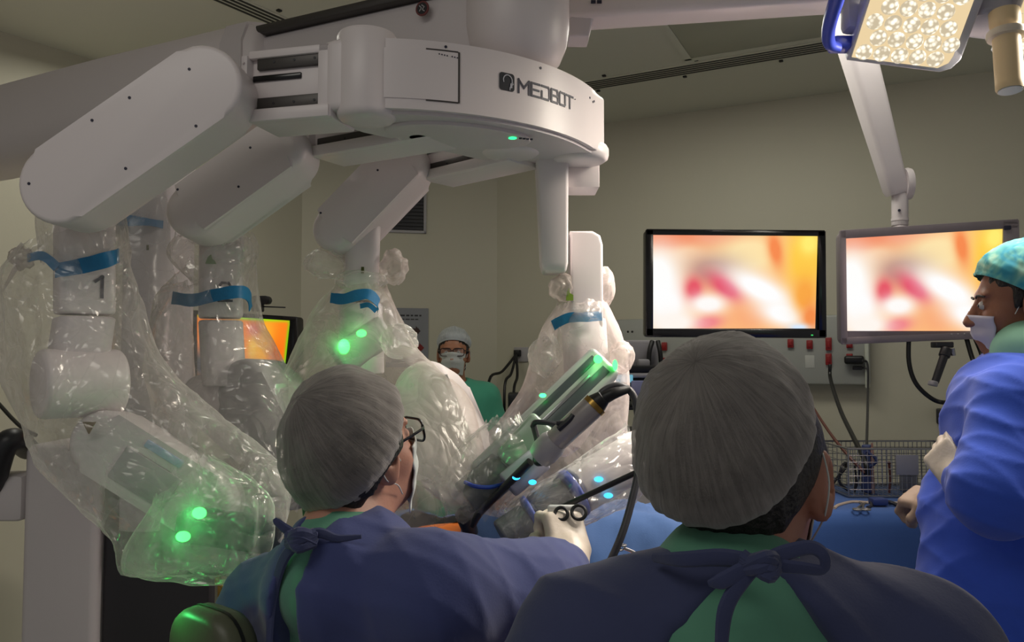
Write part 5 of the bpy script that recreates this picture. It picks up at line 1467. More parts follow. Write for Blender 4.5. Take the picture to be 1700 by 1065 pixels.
def mon_frame(bm, q4, grow, depth, back, inset=0):
    """slab whose front outline is the four points grown outward"""
    a, b, c, d = [V(p) for p in q4]; ex = (b - a).normalized(); ez = (d - a).normalized(); n = ex.cross(ez).normalized()
    if n.y > 0: n = -n
    g = grow
    out = [a - ex * g[3] - ez * g[0], b + ex * g[1] - ez * g[0], c + ex * g[1] + ez * g[2], d - ex * g[3] + ez * g[2]]
    return out, n, ex, ez
def monitor(t, q4, g, mat, kind, mat_in, depth=.05, bev=.008):
    out, n, ex, ez = mon_frame(None, q4, g, depth, None)
    o = out[0]; w = (out[1] - out[0]).length; h = (out[3] - out[0]).length
    M = Matrix(((ex.x, ez.x, n.x, o.x), (ex.y, ez.y, n.y, o.y), (ex.z, ez.z, n.z, o.z), (0, 0, 0, 1)))
    inv = M.inverted(); iq = [inv @ V(p) for p in q4]
    bm = nb(); prism(bm, [(x + w / 2, y + h / 2) for x, y in rrect(w, h, bev * 1.5, 4)], -depth, 0, M, bev * .6, 3); 
    box(bm, (w / 2, h / 2, -depth - .015), (w * .6, h * .6, .04), M, .012); obj('housing', bm, mat, t, 40)
    # raised bezel around the picture
    bm = nb()
    x0, x1, y0, y1 = min(iq[0].x, iq[3].x), max(iq[1].x, iq[2].x), min(iq[0].y, iq[1].y), max(iq[2].y, iq[3].y)
    for (c, s) in (((w / 2, y0 / 2, .003), (w - .006, y0, .008)), ((w / 2, (y1 + h) / 2, .003), (w - .006, h - y1, .008)), ((x0 / 2, h / 2, .003), (x0, h - .006, .008)), (((x1 + w) / 2, h / 2, .003), (w - x1, h - .006, .008))):
        if min(s[0], s[1]) > .001: box(bm, c, s, M, .0015)
    obj('bezel', bm, mat_in, t, 40)
    screen_grid('screen', q4, M_pic, t, kind, .002)
    return M, w, h
Ym = 2.70
t1 = thing('monitor', 'black-framed flat screen showing a blurred orange and white picture, above the right surgeon', 'monitor', P(1215, 470, Ym))
q = [P(1084, 390, Ym), P(1357, 392, Ym), P(1353, 545, Ym), P(1084, 545, Ym)]
M, w, h = monitor(t1, q, (.020, .026, .028, .026), M_blackgloss, 0, M_blackgloss)
bm = nb(); box(bm, P(1348, 556, Ym - .006), (.007, .003, .004)); obj('power_light', bm, emit('green_power', '40C060', 1.2), t1)
bm = nb(); cyl(bm, P(1220, 470, Ym + .05), P(1220, 470, Ym + .9), .025); obj('wall_bracket', bm, M_dark, t1)
t2 = thing('monitor', 'grey-framed flat screen hanging from the ceiling arm, beside the person with folded arms', 'monitor', P(1540, 465, 2.70))
q = [P(1404, 396, 2.74), P(1664, 380, 2.66), P(1662, 549, 2.66), P(1406, 549, 2.74)]
M_bez = pbr('monitor_grey', '8A8084', .4, noise_amt=.03)
M, w, h = monitor(t2, q, (.030, .050, .046, .022), M_bez, 0, M_bez, .055, .016)
bm = nb(); 
cc = P(1672, 378, 2.652); prism(bm, rrect(.022, .014, .003), 0, .004, M @ Matrix.Translation(M.inverted() @ cc)); obj('control_marks', bm, M_ink, t2)
bm = nb()
for k in range(4): c = M @ V((w * (.62 + .035 * k), h - .018, .007)); ball(bm, c, .003)
obj('buttons', bm, M_robotgrey, t2)
bm = nb(); a = P(1564, 572, 2.68); box(bm, a, (.06, .04, .02), None, .004); cyl(bm, P(1572, 578, 2.66), P(1567, 592, 2.655), .018, bev=.004); cyl(bm, P(1569, 586, 2.655), P(1552, 635, 2.64), .0135, .012, bev=.003); obj('grip_handle', bm, M_dark, t2, 45)
bm = nb(); cyl(bm, P(1550, 632, 2.64), P(1548, 640, 2.64), .015, bev=.003); obj('handle_cap', bm, M_robotgrey, t2)
bm = nb(); cyl(bm, P(1581, 578, 2.65), P(1583, 590, 2.65), .007); obj('clamp_screw', bm, M_steel, t2)
for i, (pts, lb) in enumerate((([(1509, 552, 2.72), (1509, 600, 2.72), (1520, 635, 2.71), (1545, 660, 2.69), (1570, 668, 2.66), (1620, 664, 2.5)], 'long black cable looping down from under the grey screen'),
                              ([(1602, 552, 2.70), (1612, 588, 2.68), (1618, 604, 2.66), (1630, 640, 2.6)], 'short black cable under the grey screen, nearer the looping cable'),
                              ([(1615, 552, 2.70), (1627, 580, 2.68), (1632, 596, 2.66), (1645, 640, 2.6)], 'short black cable under the grey screen, nearer the person with folded arms'))):
    bm = nb(); tube(bm, [P(*p) for p in pts], .0075, 10, 6); tag(obj('hanging_cable', bm, M_black), lb, 'cable', 'cables under the grey screen')
# suspension arm
t = thing('suspension_arm', 'slanting beige ceiling arm that carries the grey screen', 'suspension arm', P(1494, 340, 2.85))
bm = nb(); a = P(1410, 40, 2.80); b = P(1489, 322, 2.84); ex = (b - a).normalized()
M = frame(ex, V((1, 0, 0)), a); L = (b - a).length
rings = []
for s, k in ((-.15, 1.1), (0, 1.04), (.5, .88), (.85, .74), (.97, .70), (1.0, .60)):
    rings.append([M @ V((L * s, x * k, y * k)) for x, y in rrect(.105, .10, .022, 5)])
loft(bm, rings); obj('arm_beam', bm, M_robot2, t, 45)
bm = nb(); lathe(bm, [(.0, -.012), (.055, -.012), (.058, .0), (.055, .012), (.0, .012)], Matrix.Translation(P(1506, 305, 2.83)) @ Matrix.Rotation(math.radians(90), 4, 'Y') @ Matrix.Diagonal((1.0, .7, 1.0, 1))); obj('joint_cover', bm, M_robot2, t, 45)
bm = nb(); cyl(bm, P(1494, 318, 2.84), P(1494, 375, 2.84), .028, bev=.002, n=32); cyl(bm, P(1494, 363, 2.84), P(1494, 367, 2.84), .0295, n=32); cyl(bm, P(1494, 372, 2.84), P(1500, 440, 2.80), .024); cyl(bm, P(1500, 440, 2.82), P(1530, 470, 2.755), .022); obj('drop_tube', bm, M_robot2, t, 45)
bm = nb(); cyl(bm, P(1493, 349, 2.815), P(1493, 349, 2.808), .005, n=12); obj('set_screw', bm, M_ink, t)
bm = nb(); c = M @ V((-.12 * L, 0, 0)); cyl(bm, (c.x, c.y, c.z - .05), (c.x, c.y, H), .05); obj('ceiling_tube', bm, M_robot2, t)
# far screen behind the drapes
t = thing('monitor', 'far screen with an orange picture, half hidden by the clear drapes left of centre', 'monitor', P(410, 580, 3.0))
q = [P(328, 522, 3.02), P(482, 532, 2.95), P(470, 640, 2.95), P(328, 640, 3.02)]
monitor(t, q, (.016, .03, .03, .02), M_blackgloss, 1, M_blackgloss)
bm = nb(); c = P(405, 660, 3.04); box(bm, (c.x, 3.06, .70), (.10, .06, 1.0), None, .01); obj('monitor_stand', bm, M_dark, t)
bm = nb(); box(bm, (c.x, 3.06, .1), (.6, .4, .2), None, .02); obj('stand_base', bm, M_dark, t)
t = thing('webcam', 'small black camera bar on top of the far orange screen', 'webcam', P(432, 500, 3.0))
bm = nb(); prism(bm, rrect(.068, .030, .012), 0, .04, Matrix(((1, 0, 0, P(434, 498, 2.96).x), (0, 0, 1, 2.94), (0, 1, 0, P(434, 498, 2.96).z), (0, 0, 0, 1))), .004); obj('camera_body', bm, M_black, t)
bm = nb(); c = P(428, 508, 2.96); box(bm, c, (.035, .05, .04), None, .004); obj('clip', bm, M_black, t)
bm = nb(); tube(bm, [P(420, 508, 2.97), P(474, 510, 2.97)], .0025, 6); obj('antenna', bm, M_dark, t)

# ------------------------------------------------------------------ wall supply panel with red sockets
Mw, Yw = wall_frame(CR, DR, 1238, 585); S = Yw / F
xl = (Mw.inverted() @ P(1030, 585, 4.1))
def wxy(px, py):
    m, y = wall_frame(CR, DR, px, py); return Mw.inverted() @ m.translation
a = wxy(1030, 532); b = wxy(1446, 637)
t = thing('supply_panel', 'long white wall panel with red sockets, below the twin screens', 'wall panel', Mw.translation)
bm = nb(); box(bm, ((a.x + b.x) / 2, (a.y + b.y) / 2, .04), (abs(b.x - a.x), abs(a.y - b.y) * 1.02, .08), Mw, .012); obj('panel_body', bm, pbr('panel_white', 'A0A29C', .4), t, 45)
bm = nb(); c = wxy(1440, 585); box(bm, (c.x, c.y, .045), (.02, abs(a.y - b.y) * 1.03, .10), Mw, .008); obj('panel_end', bm, pbr('panel_end_white', 'C6CABC', .35), t, 45)
for px, py, hh in ((1110, 575, 14), (1316, 570, 14), (1347, 572, 14), (1378, 571, 20), (1412, 574, 7), (1378, 596, 18), (1412, 592, 10), (1110, 600, 14)):
    c = wxy(px, py); bm = nb(); box(bm, (c.x, c.y, .085), (9 * S, hh * S, .02), Mw, .003); box(bm, (c.x, c.y, .096), (5 * S, hh * S * .6, .006), Mw, .002); obj('red_socket', bm, M_red, t)
bm = nb()
for px, py in ((1037, 551), (1050, 551), (1057, 551), (1347, 597), (1345, 603), (1350, 603)): c = wxy(px, py); cyl(bm, Mw @ V((c.x, c.y, .075)), Mw @ V((c.x, c.y, .0815)), .006, n=12)
obj('socket_hole', bm, M_black, t)
bm = nb(); c = wxy(1347, 600); box(bm, (c.x, c.y, .079), (14 * S, 20 * S, .006), Mw, .002); obj('socket_plate', bm, pbr('plate_white', 'B8BAB4', .4), t)
Mr = Mw @ Matrix.Translation((wxy(1024, 537).x, wxy(1024, 537).y, 0))
t = thing('wall_button', 'small dark red button on the wall at the left end of the white panel', 'button', Mr.translation)
bm = nb(); box(bm, (0, 0, .02), (9 * S, 7 * S, .04), Mr, .004); obj('knob_body', bm, M_red, t); bm = nb(); box(bm, (0, 0, .004), (14 * S, 12 * S, .008), Mr, .002); obj('plate', bm, M_robotgrey, t)
t = thing('power_adapter', 'black power adapter plugged into the white wall panel', 'power adapter', Mw @ wxy(1420, 597))
c = wxy(1420, 597); bm = nb(); box(bm, (c.x, c.y, .11), (28 * S, 13 * S, .05), Mw, .012, 3); obj('adapter_body', bm, M_black, t, 45)
c2 = wxy(1425, 610); bm = nb(); box(bm, (c2.x, c2.y, .10), (14 * S, 6 * S, .02), Mw, .004); tube(bm, [Mw @ V((c2.x, c2.y, .10)), Mw @ V((c2.x + .05, c2.y, .10))], .004, 8); obj('second_plug', bm, M_dark, t)
Yt = 2.66
for pts, r, m_, lb in (([(1378, 605, 3.7), (1379, 630, 3.66), (1395, 680, 3.3), (1415, 722, 2.95), (1436, 765, 2.72), (1440, 790, 2.70)], .0085, M_black, 'black cord sagging from a red socket down to the wire basket'),
                      ([(1432, 598, 3.6), (1440, 604, 3.6), (1441, 650, 3.5), (1439, 730, 2.9), (1438, 770, 2.74)], .005, M_dark, 'thin straight cord from the power adapter down to the wire basket'),
                      ([(1345, 668, 3.3), (1362, 695, 3.1), (1385, 728, 2.9), (1412, 760, 2.75), (1436, 785, 2.70)], .0055, pbr('cord_red', '5A3028', .5), 'thin reddish brown cord running behind the right surgeon to the basket')):
    bm = nb(); tube(bm, [P(*p) for p in pts], r, 8, 8); tag(obj('hanging_cable', bm, m_), lb, 'cord', 'cords to the wire basket')
# machine below the panel, left of the right surgeon
t = thing('anesthesia_machine', 'grey medical machine with a small lit screen between the drape and the right surgeon', 'medical machine', (P(1060, 660, 3.3).x, 3.35, 0))
cM = P(1062, 660, 3.3)
bm = nb(); box(bm, (cM.x + .06, 3.45, .62), (.46, .36, 1.1), None, .02); obj('cabinet', bm, M_robotgrey, t)
for py, hh, m_ in ((612, .028, M_black), (622, .02, pbr('shelf_light', 'A8A6A8', .4)), (676, .014, M_dark)):
    c = P(1062, py, 3.26); bm = nb(); box(bm, (cM.x + .06, 3.42, c.z), (.50, .44, hh), None, .006); obj('shelf', bm, m_, t)
bm = nb(); c = P(1060, 645, 3.27); box(bm, (c.x + .05, 3.29, c.z), (.42, .06, .10), None, .004); obj('dark_bay', bm, M_dark, t)
bm = nb(); c = P(1035, 628, 3.2); box(bm, c, (.075, .01, .03), None, .002); obj('lit_display', bm, emit('display_cyan', '6FAFC4', .9), t)
bm = nb(); c = P(1062, 648, 3.2); box(bm, c, (.07, .02, .08), Matrix(), .004); obj('side_screen', bm, pbr('screen_lilac', '8A8CB0', .3), t)
bm = nb(); c = P(1060, 590, 3.35); box(bm, (c.x, 3.40, c.z), (.16, .16, .13), None, .012); box(bm, P(1068, 604, 3.28), (.05, .05, .04), None, .01); obj('top_unit', bm, pbr('unit_white', '8C8A8E', .4), t)
for px in (1083, 1092):
    bm = nb(); tube(bm, [P(px, 566, 3.3), P(px - 5 if px < 1090 else px + 4, 585, 3.28), P(px - 6 if px < 1090 else px + 6, 612, 3.28)], .010, 8, 5); obj('breathing_hose', bm, M_black, t)

# ------------------------------------------------------------------ instrument table at the right
xL, xR = P(1180, 840, 2.45).x, P(1640, 840, 2.45).x; zt = P(1430, 833, 2.62).z
t = thing('instrument_table', 'table under the dark blue cloth, behind the person with folded arms', 'table', ((xL + xR) / 2, 2.72, 0))
bm = nb(); box(bm, ((xL + xR) / 2, 2.72, zt - .03), (xR - xL - .02, .50, .03), None, .004); obj('tabletop', bm, M_steel, t)
for x in (xL + .06, xR - .06):
    for y in (2.52, 2.92): bm = nb(); cyl(bm, (x, y, .0), (x, y, zt - .04), .016); obj('leg', bm, M_steel, t)
nu, nv = 90, 40; verts = []; faces = []
for i in range(nv + 1):
    v = i / nv; 
    for j in range(nu + 1):
        u = j / nu; x = xL + (xR - xL) * u
        s = v * 1.35
        if s < .52: y = 2.98 - s; z = zt + .002 * noise.noise(V((x * 8, s * 8, 0)))
        else:
            e = s - .52; z = zt - max(0, e - .01); y = 2.46 - .012 * min(1, e * 20) - .02 * e * (1 + math.sin(x * 23) * .5 + noise.noise(V((x * 7, e, 3))))
        verts.append(V((x, y, z)))
for i in range(nv):
    for j in range(nu):
        b = i * (nu + 1) + j; faces.append((b, b + 1, b + nu + 2, b + nu + 1))
o = raw('table_drape', verts, faces, M_sheet2); o.modifiers.new('thick', 'SOLIDIFY').thickness = .003
tag(o, 'blue cloth hanging over the instrument table at the right', 'table drape')
# wire basket
xa, xb = P(1366, 780, 2.9).x, P(1560, 780, 2.9).x
zb, zt2 = zt + .008, P(1450, 738, 2.80).z
t = thing('wire_basket', 'long wire mesh basket standing on the blue-covered table', 'basket', ((xa + xb) / 2, 2.8, zt))
bm = nb()
for y in (2.68, 2.93):
    tube(bm, [(xa, y, zt2), (xb, y, zt2)], .0035, 6); tube(bm, [(xa, y, zb), (xb, y, zb)], .0035, 6)
for x in (xa, xb):
    for z in (zb, zt2): tube(bm, [(x, 2.68, z), (x, 2.93, z)], .0035, 6)
    for y in (2.68, 2.93): tube(bm, [(x, y, zb), (x, y, zt2)], .0035, 6)
obj('basket_rim', bm, M_steel, t)
bm = nb(); n = 26
for i in range(1, n):
    x = xa + (xb - xa) * i / n
    for y in (2.68, 2.93): tube(bm, [(x, y, zb), (x, y, zt2)], .0014, 4)
    tube(bm, [(x, 2.68, zb), (x, 2.93, zb)], .0014, 4)
for i in range(1, 7):
    z = zb + (zt2 - zb) * i / 7
    for y in (2.68, 2.93): tube(bm, [(xa, y, z), (xb, y, z)], .0013, 4)
    for x in (xa, xb): tube(bm, [(x, 2.68, z), (x, 2.93, z)], .0013, 4)
obj('wire_mesh', bm, M_steel, t)
a = P(1509, 772, 2.66); bm = nb(); box(bm, (a.x, 2.672, a.z), (.075, .004, .066), None, .001); obj('name_tag', bm, pbr('tag_grey', '8A8A94', .5), t)
# things in the basket
def inb(name, label, cat, build, mat, group='small things in the wire basket'):
    bm = nb(); build(bm); tag(obj(name, bm, mat), label, cat, group)
a = P(1440, 762, 2.76); inb('cable_coil', 'dark blue bundle standing upright in the wire basket', 'bundle', lambda bm: (cyl(bm, (a.x, 2.76, zb), (a.x, 2.76, a.z + .05), .022, .018, bev=.006), tube(bm, [(a.x - .01, 2.745, a.z - .03), (a.x + .02, 2.735, a.z), (a.x - .01, 2.745, a.z + .03)], .006, 8, 4)), pbr('bundle_blue', '34406C', .5))
a2 = P(1448, 752, 2.74); inb('marker_pen', 'slim pinkish stick beside the dark blue bundle in the basket', 'stick', lambda bm: (cyl(bm, (a2.x, 2.74, zb), (a2.x, 2.74, a2.z + .02), .005, bev=.001), cyl(bm, (a2.x, 2.74, a2.z + .02), (a2.x, 2.74, a2.z + .035), .0035)), pbr('stick_pink', 'A07868', .5))
a3 = P(1508, 806, 2.78); inb('specimen_jar', 'grey jar in the basket below the name tag', 'jar', lambda bm: (cyl(bm, (a3.x, 2.78, zb), (a3.x, 2.78, zb + .07), .028, bev=.004), cyl(bm, (a3.x, 2.78, zb + .071), (a3.x, 2.78, zb + .085), .03, bev=.003)), pbr('jar_grey', '70727C', .4))
a4 = P(1402, 790, 2.78); inb('tubing', 'curled dark tubing at the left end of the basket', 'tubing', lambda bm: tube(bm, [P(1376, 812, 2.78), P(1388, 795, 2.78), P(1402, 778, 2.78), P(1405, 768, 2.79), P(1397, 775, 2.76), P(1394, 800, 2.76), P(1410, 815, 2.76)], .005, 8, 7), M_dark)
a5 = P(1420, 800, 2.76); inb('forceps', 'dark forceps leaning in the basket left of the blue bundle', 'forceps', lambda bm: (tube(bm, [P(1418, 818, 2.76), P(1421, 795, 2.76), P(1419, 772, 2.76)], .0035, 8, 4), tube(bm, [P(1418, 818, 2.76), P(1425, 795, 2.76), P(1427, 774, 2.76)], .0035, 8, 4)), M_dark)
a6 = P(1478, 795, 2.76); inb('probe', 'thin red-brown probe upright in the basket left of the tag', 'probe', lambda bm: (tube(bm, [P(1476, 820, 2.76), P(1478, 795, 2.76), P(1476, 770, 2.76)], .004, 8, 4), ball(bm, P(1476, 768, 2.76), .006)), pbr('probe_red', '6A3A34', .5))
# things lying on the cloth in front of the basket
zz = zt + .006
def on(px, py, Y): p = P(px, py, Y); return V((p.x, p.y, max(zz, p.z)))
def flat(px, py):
    o = V((0, 0, CZ)); d = P(px, py, 1) - o; return o + d * ((zz - CZ) / d.z)
bm = nb(); tube(bm, [flat(1385, 843), flat(1392, 838), flat(1412, 833), flat(1428, 833), flat(1440, 834), flat(1470, 834), flat(1520, 836)], .005, 8, 6); tag(obj('suction_tube', bm, pbr('tube_tan', 'A8988A', .4)), 'pale tan tubing lying along the edge of the blue cloth', 'tubing')
t = thing('scissors', 'steel scissors with ring handles at the front edge of the blue cloth', 'scissors', flat(1430, 842))
bm = nb(); c = flat(1430, 846); torus(bm, c + V((-.012, 0, .002)), .012, .003); torus(bm, c + V((.014, 0, .002)), .012, .003); obj('finger_rings', bm, M_steel, t)
bm = nb(); tube(bm, [c + V((-.008, .012, .002)), flat(1431, 836), flat(1424, 832)], .0035, 8, 4); tube(bm, [c + V((.010, .012, .002)), flat(1434, 836), flat(1442, 832)], .0035, 8, 4); obj('blades', bm, M_steel, t)
t = thing('instrument_clamp', 'dark blue plastic clamp on the blue cloth beside the scissors', 'clamp', flat(1460, 838))
c = flat(1458, 838) + V((0, 0, .012)); bm = nb(); box(bm, c, (.05, .04, .022), None, .006); obj('clamp_body', bm, pbr('clamp_blue', '26366A', .4), t)
bm = nb(); tube(bm, [c + V((.02, 0, 0)), flat(1480, 838) + V((0, 0, .008)), flat(1494, 840)], .006, 8, 4); tube(bm, [c + V((-.02, 0, 0)), flat(1446, 840), flat(1440, 842)], .005, 8, 4); obj('clamp_jaw', bm, M_dark, t)
bm = nb(); tube(bm, [flat(1475, 836), flat(1528, 838)], .004, 8); tube(bm, [flat(1526, 838), flat(1532, 838)], .007, 8); tag(obj('metal_rod', bm, M_dark), 'thin dark rod lying on the blue cloth, pointing at the hand', 'rod')
t = thing('wall_display', 'small dark wall unit with a pink light beside the blue sleeve', 'display', P(1560, 690, 3.25))
bm = nb(); c = P(1566, 690, 3.15); Mq, yq = wall_frame(CR, DR, 1566, 690); box(bm, (0, 0, .03), (.06, .07, .06), Mq, .006); obj('unit_case', bm, M_dark, t)
bm = nb(); box(bm, (-.005, .0, .062), (.02, .03, .004), Mq, .001); obj('pink_light', bm, emit('pink_led', 'E08080', 1.0), t)

# ------------------------------------------------------------------ surgical lamp
t = thing('surgical_light', 'surgical light at the top right with a lit lens panel, blue grip and cream handle', 'surgical light', P(1640, -30, 1.85))
M_lamp = pbr('lamp_grey', 'B8B6C0', .4, noise_amt=.02)
A_, B_, C_ = P(1406, 101, 1.86), P(1588, 120, 1.84), P(1484, -150, 1.62)
ex = (B_ - A_).normalized(); ey = (C_ - A_); ey = (ey - ex * ey.dot(ex)).normalized(); nz_ = ex.cross(ey)
o_ = V((0, 0, CZ))
if nz_.dot(o_ - A_) < 0: nz_ = -nz_
ML = Matrix(((ex.x, ey.x, nz_.x, A_.x), (ex.y, ey.y, nz_.y, A_.y), (ex.z, ey.z, nz_.z, A_.z), (0, 0, 0, 1)))
li = ML.inverted()
def lp(px, py):
    d = P(px, py, 1) - o_; n_ = nz_; tt = (A_ - o_).dot(n_) / d.dot(n_); q_ = li @ (o_ + d * tt); return (q_.x, q_.y)
outl = [lp(1406, 101), lp(1560, 121), lp(1580, 115), lp(1596, 100), lp(1690, -150), lp(1484, -150)]
bm = nb(); prism(bm, outl, -.05, 0, ML, .006, 3); obj('lamp_housing', bm, M_lamp, t, 40)
inl = [lp(1414, 94), lp(1556, 112), lp(1574, 104), lp(1582, 92), lp(1668, -140), lp(1490, -140)]
bm = nb(); prism(bm, inl, .0, .003, ML); obj('lens_plate', bm, emit('lens_plate_warm', 'EED4A6', 1.0), t)
def lensmat2():
    m, nt, out = newmat('led_lens')
    lw = N(nt, 'ShaderNodeLayerWeight', Blend=.5); tc = N(nt, 'ShaderNodeTexCoord'); vo = N(nt, 'ShaderNodeTexVoronoi', Scale=90)
    nt.links.new(tc.outputs['Object'], vo.inputs['Vector'])
    cr = N(nt, 'ShaderNodeValToRGB'); cr.color_ramp.elements[0].position = .1; cr.color_ramp.elements[0].color = (1.6, 1.5, 1.25, 1); cr.color_ramp.elements[1].position = .62; cr.color_ramp.elements[1].color = (.62, .52, .36, 1)
    nt.links.new(vo.outputs['Distance'], cr.inputs[0])
    e = N(nt, 'ShaderNodeEmission', Strength=1.0); nt.links.new(cr.outputs[0], e.inputs[0]); nt.links.new(e.outputs[0], out.inputs[0]); return m
M_led = lensmat2()
bm = nb()
def inside(p, poly):
    c = False
    for i in range(len(poly)):
        a, b = poly[i], poly[i - 1]
        if (a[1] > p[1]) != (b[1] > p[1]) and p[0] < (b[0] - a[0]) * (p[1] - a[1]) / (b[1] - a[1]) + a[0]: c = not c
    return c
st = .0405
for i in range(-4, 12):
    for j in range(-2, 14):
        c = (.030 + i * st + (st / 2 if j % 2 else 0), .027 + j * st * .9)
        if all(inside((c[0] + .013 * math.cos(a), c[1] + .013 * math.sin(a)), inl) for a in (0, 1.57, 3.14, 4.71)):
            lathe(bm, [(.0188, .0028), (.0182, .006), (.0142, .0105), (.0075, .013), (.0005, .0138)], ML @ Matrix.Translation((c[0], c[1], 0)), 18)
obj('lens_array', bm, M_led, t)
# blue grip along the outer edge
bm = nb(); g1 = [P(1400, -30, 1.70), P(1387, 5, 1.74), P(1376, 45, 1.80), P(1377, 72, 1.83), P(1392, 80, 1.84)]
tube(bm, g1, [.022, .022, .021, .02, .016], 14, 6, .7); box(bm, P(1398, 74, 1.86), (.055, .05, .03), None, .008); obj('blue_grip', bm, pbr('grip_blue', '3C4CB8', .35), t, 50)
bm = nb(); box(bm, P(1430, 20, 1.84), (.09, .06, .10), None, .02); obj('lamp_back', bm, M_lamp, t)
# centre hub, handle and second panel
bm = nb(); 
hub_c = P(1668, 25, 1.80)
prism(bm, rrect(.16, .11, .025), -.03, .03, Matrix.Translation(hub_c) @ Matrix.Rotation(.12, 4, 'Y') @ Matrix.Rotation(-.15, 4, 'X'), .01); obj('lamp_hub', bm, M_lamp, t, 45)
bm = nb(); box(bm, P(1690, 2, 1.80), (.10, .05, .04), None, .004); obj('hub_vent', bm, M_dark, t)
hz = (P(1678, 150, 1.72) - P(1668, 25, 1.74)); 
Mh = zframe(hz, (1, 0, 0), P(1667, 20, 1.74)); hl = hz.length
bm = nb(); lathe(bm, [(.0, 0), (.031, 0), (.031, .03), (.0295, .035), (.0275, .04), (.0285, hl * .95), (.0285, hl + .002), (.026, hl + .007), (.0, hl + .007)], Mh, 40); obj('sterile_handle', bm, pbr('handle_cream', 'DCC49A', .5, noise_amt=.03), t, 45)
bm = nb(); lathe(bm, [(.026, .046), (.038, .047), (.0395, .055), (.037, .062), (.026, .064)], Mh, 40); obj('handle_flange', bm, pbr('flange_cream', 'CFC4B4', .5), t, 45)
bm = nb(); lathe(bm, [(.0, hl + .0072), (.024, hl + .0072), (.024, hl + .0085), (.0, hl + .0085)], Mh, 32); obj('handle_cap', bm, pbr('cap_grey', 'A8B0B8', .4), t)
out2 = [lp(1656, 100), lp(1672, 60), lp(1700, -20), lp(1900, 10), lp(1860, 130)]
bm = nb(); prism(bm, out2, -.06, -.02, ML, .006); obj('lamp_housing', bm, M_lamp, t, 40)
bm = nb(); prism(bm, [lp(1672, 94), lp(1686, 56), lp(1710, -10), lp(1880, 20), lp(1850, 120)], -.02, -.017, ML); obj('lens_plate', bm, emit('lens_plate_warm2', 'EED4A6', 1.0), t)
bm = nb(); out2i = [lp(1672, 94), lp(1686, 56), lp(1710, -10), lp(1880, 20), lp(1850, 120)]
for i in range(4, 16):
    for j in range(-2, 12):
        c = (.028 + i * st + (st / 2 if j % 2 else 0), .026 + j * st * .9)
        if all(inside((c[0] + .014 * math.cos(a), c[1] + .014 * math.sin(a)), out2i) for a in (0, 1.57, 3.14, 4.71)):
            lathe(bm, [(.0188, -.0172), (.0182, -.014), (.0145, -.0095), (.008, -.007), (.0005, -.0062)], ML @ Matrix.Translation((c[0], c[1], 0)), 18)
obj('lens_array', bm, M_led, t)
# horizontal carrier arm up at the ceiling
bm = nb(); a = P(968, 18, 2.08); b = P(1420, -14, 1.96)
x = (b - a).normalized(); M = frame(x, V((0, 1, 0)), a); Lc = (b - a).length
box(bm, (Lc / 2 + .05, 0, 0), (Lc + .3, .10, .075), M, .014, 3); obj('carrier_arm', bm, M_robot, t, 45)
bm = nb(); prism(bm, [(-.03, -.085), (.022, -.085), (.036, -.03), (.036, .06), (-.03, .06)], -.04, .04, Matrix(((1, 0, 0, a.x - .01), (0, 0, 1, a.y), (0, 1, 0, a.z), (0, 0, 0, 1))), .008); obj('arm_joint', bm, M_robot2, t, 45)
bm = nb(); cyl(bm, (a.x - .0, a.y, a.z), (a.x, a.y, H), .04); obj('ceiling_tube', bm, M_robot2, t)
bm = nb(); c = P(1668, 10, 1.82); e = M @ V((Lc + .15, 0, 0)); tube(bm, [e, V((e.x + .05, e.y - .03, e.z + .02)), V((c.x, c.y, c.z + .12)), c], .03, 12, 6); obj('yoke', bm, M_lamp, t)
bm = nb()
for k in range(2): c = P(985 + 10 * k, 3, 2.02); box(bm, c, (.012, .003, .008))
obj('arm_marking', bm, M_ink, t)
# thin cable on the left wall
bm = nb(); tube(bm, [P(-30, 640, 2.6), P(0, 672, 2.5), P(20, 694, 2.45), P(40, 712, 2.4), P(60, 722, 2.38)], .006, 8, 6); tag(obj('floor_cable', bm, M_black), 'thin black cable curving down to the robot push handle', 'cable')
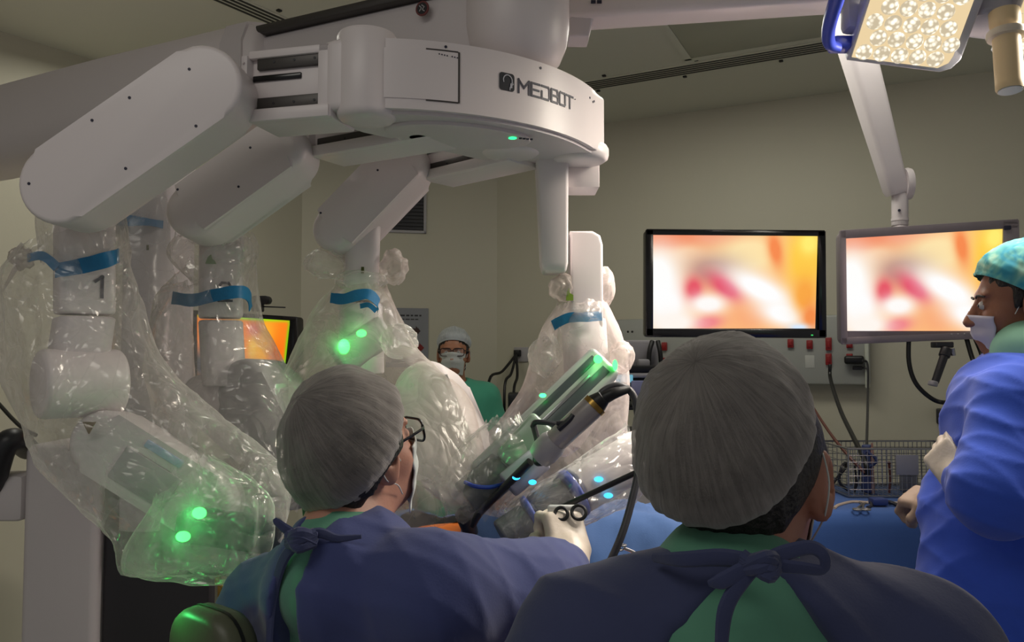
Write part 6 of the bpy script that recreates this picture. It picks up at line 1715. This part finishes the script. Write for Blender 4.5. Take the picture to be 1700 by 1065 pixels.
# ------------------------------------------------------------------ camera, lamps, exposure
cam = bpy.data.cameras.new('camera'); co = bpy.data.objects.new('camera', cam); COL.objects.link(co)
cam.sensor_width = 36; cam.lens = F / 1700 * 36; cam.clip_start = .05
co.location = (0, 0, CZ); co.rotation_euler = (PI / 2 + PITCH, 0, 0)
SC.camera = co
def area(name, loc, target, size, power, color, sy=None, spread=None):
    l = bpy.data.lights.new(name, 'AREA'); l.energy = power; l.color = color; l.size = size
    if sy: l.shape = 'RECTANGLE'; l.size_y = sy
    if spread: l.spread = math.radians(spread)
    o = bpy.data.objects.new(name, l); COL.objects.link(o); o.location = V(loc)
    o.rotation_euler = (V(target) - V(loc)).to_track_quat('-Z', 'Y').to_euler(); return o
w = bpy.data.worlds.new('world'); SC.world = w; w.use_nodes = True
bg = w.node_tree.nodes['Background']; bg.inputs[0].default_value = (1, .97, .97, 1); bg.inputs[1].default_value = .21
# the surgical light shining on the operating field
lc = ML @ V((.14, .14, .03))
area('surgical_beam', lc, (-.05, 2.05, 1.0), .26, 7, (1, .90, .76), spread=100)
# unseen overhead beam above the frame, no head built; then the second lens panel
area('surgical_beam_overhead', (.85, 2.15, 2.5), (.02, 2.02, 1.02), .35, 5, (1, .93, .86), spread=60)
area('surgical_beam_second', P(1760, 60, 1.80) + V((0, 0, -.04)), (.15, 2.05, 1.0), .22, 7, (1, .92, .8), spread=110)
# added dim fill under the ceiling, no lamps built for it
area('room_fill', (-.9, .2, 2.75), (-.9, .2, 0), 1.2, 8, (1, .96, .88), .6)
area('room_fill_far', (.9, 2.9, 2.74), (1.0, 3.0, 0), 1.2, 12, (1, .97, .86), .4)
area('room_fill_left', (-1.3, 2.9, 2.74), (-1.2, 3.0, 0), 1.0, 7, (1, .97, .86), .4)
area('screen_fill', P(1220, 468, 2.66), P(700, 500, 1.4), .5, 2.0, (1, .78, .72), .3)  # added before both screens to boost their pink glow on the arms
area('screen_fill', P(1530, 465, 2.60), P(900, 500, 1.2), .5, 2.0, (1, .78, .72), .3)
def pt(name, loc, power, color, r=.01):
    l = bpy.data.lights.new(name, 'POINT'); l.energy = power; l.color = color; l.shadow_soft_size = r
    o = bpy.data.objects.new(name, l); COL.objects.link(o); o.location = V(loc); return o
GR = (.08, 1, .22)
pt('green_glow', P(326, 852, 1.48), 0.05, GR); pt('green_glow', P(300, 891, 1.48), 0.05, GR)
pt('green_glow', P(571, 576, 1.87), 0.105, GR); pt('green_glow', P(993, 597, 1.81), 0.060, GR)
pt('green_glow', P(850, 740, 1.66), 0.036, GR)
pt('green_glow', P(272, 1000, 1.22), .16, GR)  # added apart from any lamp, to tint the stool backrest green
vs = SC.view_settings; vs.view_transform = 'Standard'; vs.look = 'None'; vs.exposure = 0; vs.gamma = 1; vs.use_curve_mapping = False
SC.cycles.transparent_max_bounces = 24; SC.cycles.max_bounces = 8; SC.cycles.sample_clamp_indirect = 6
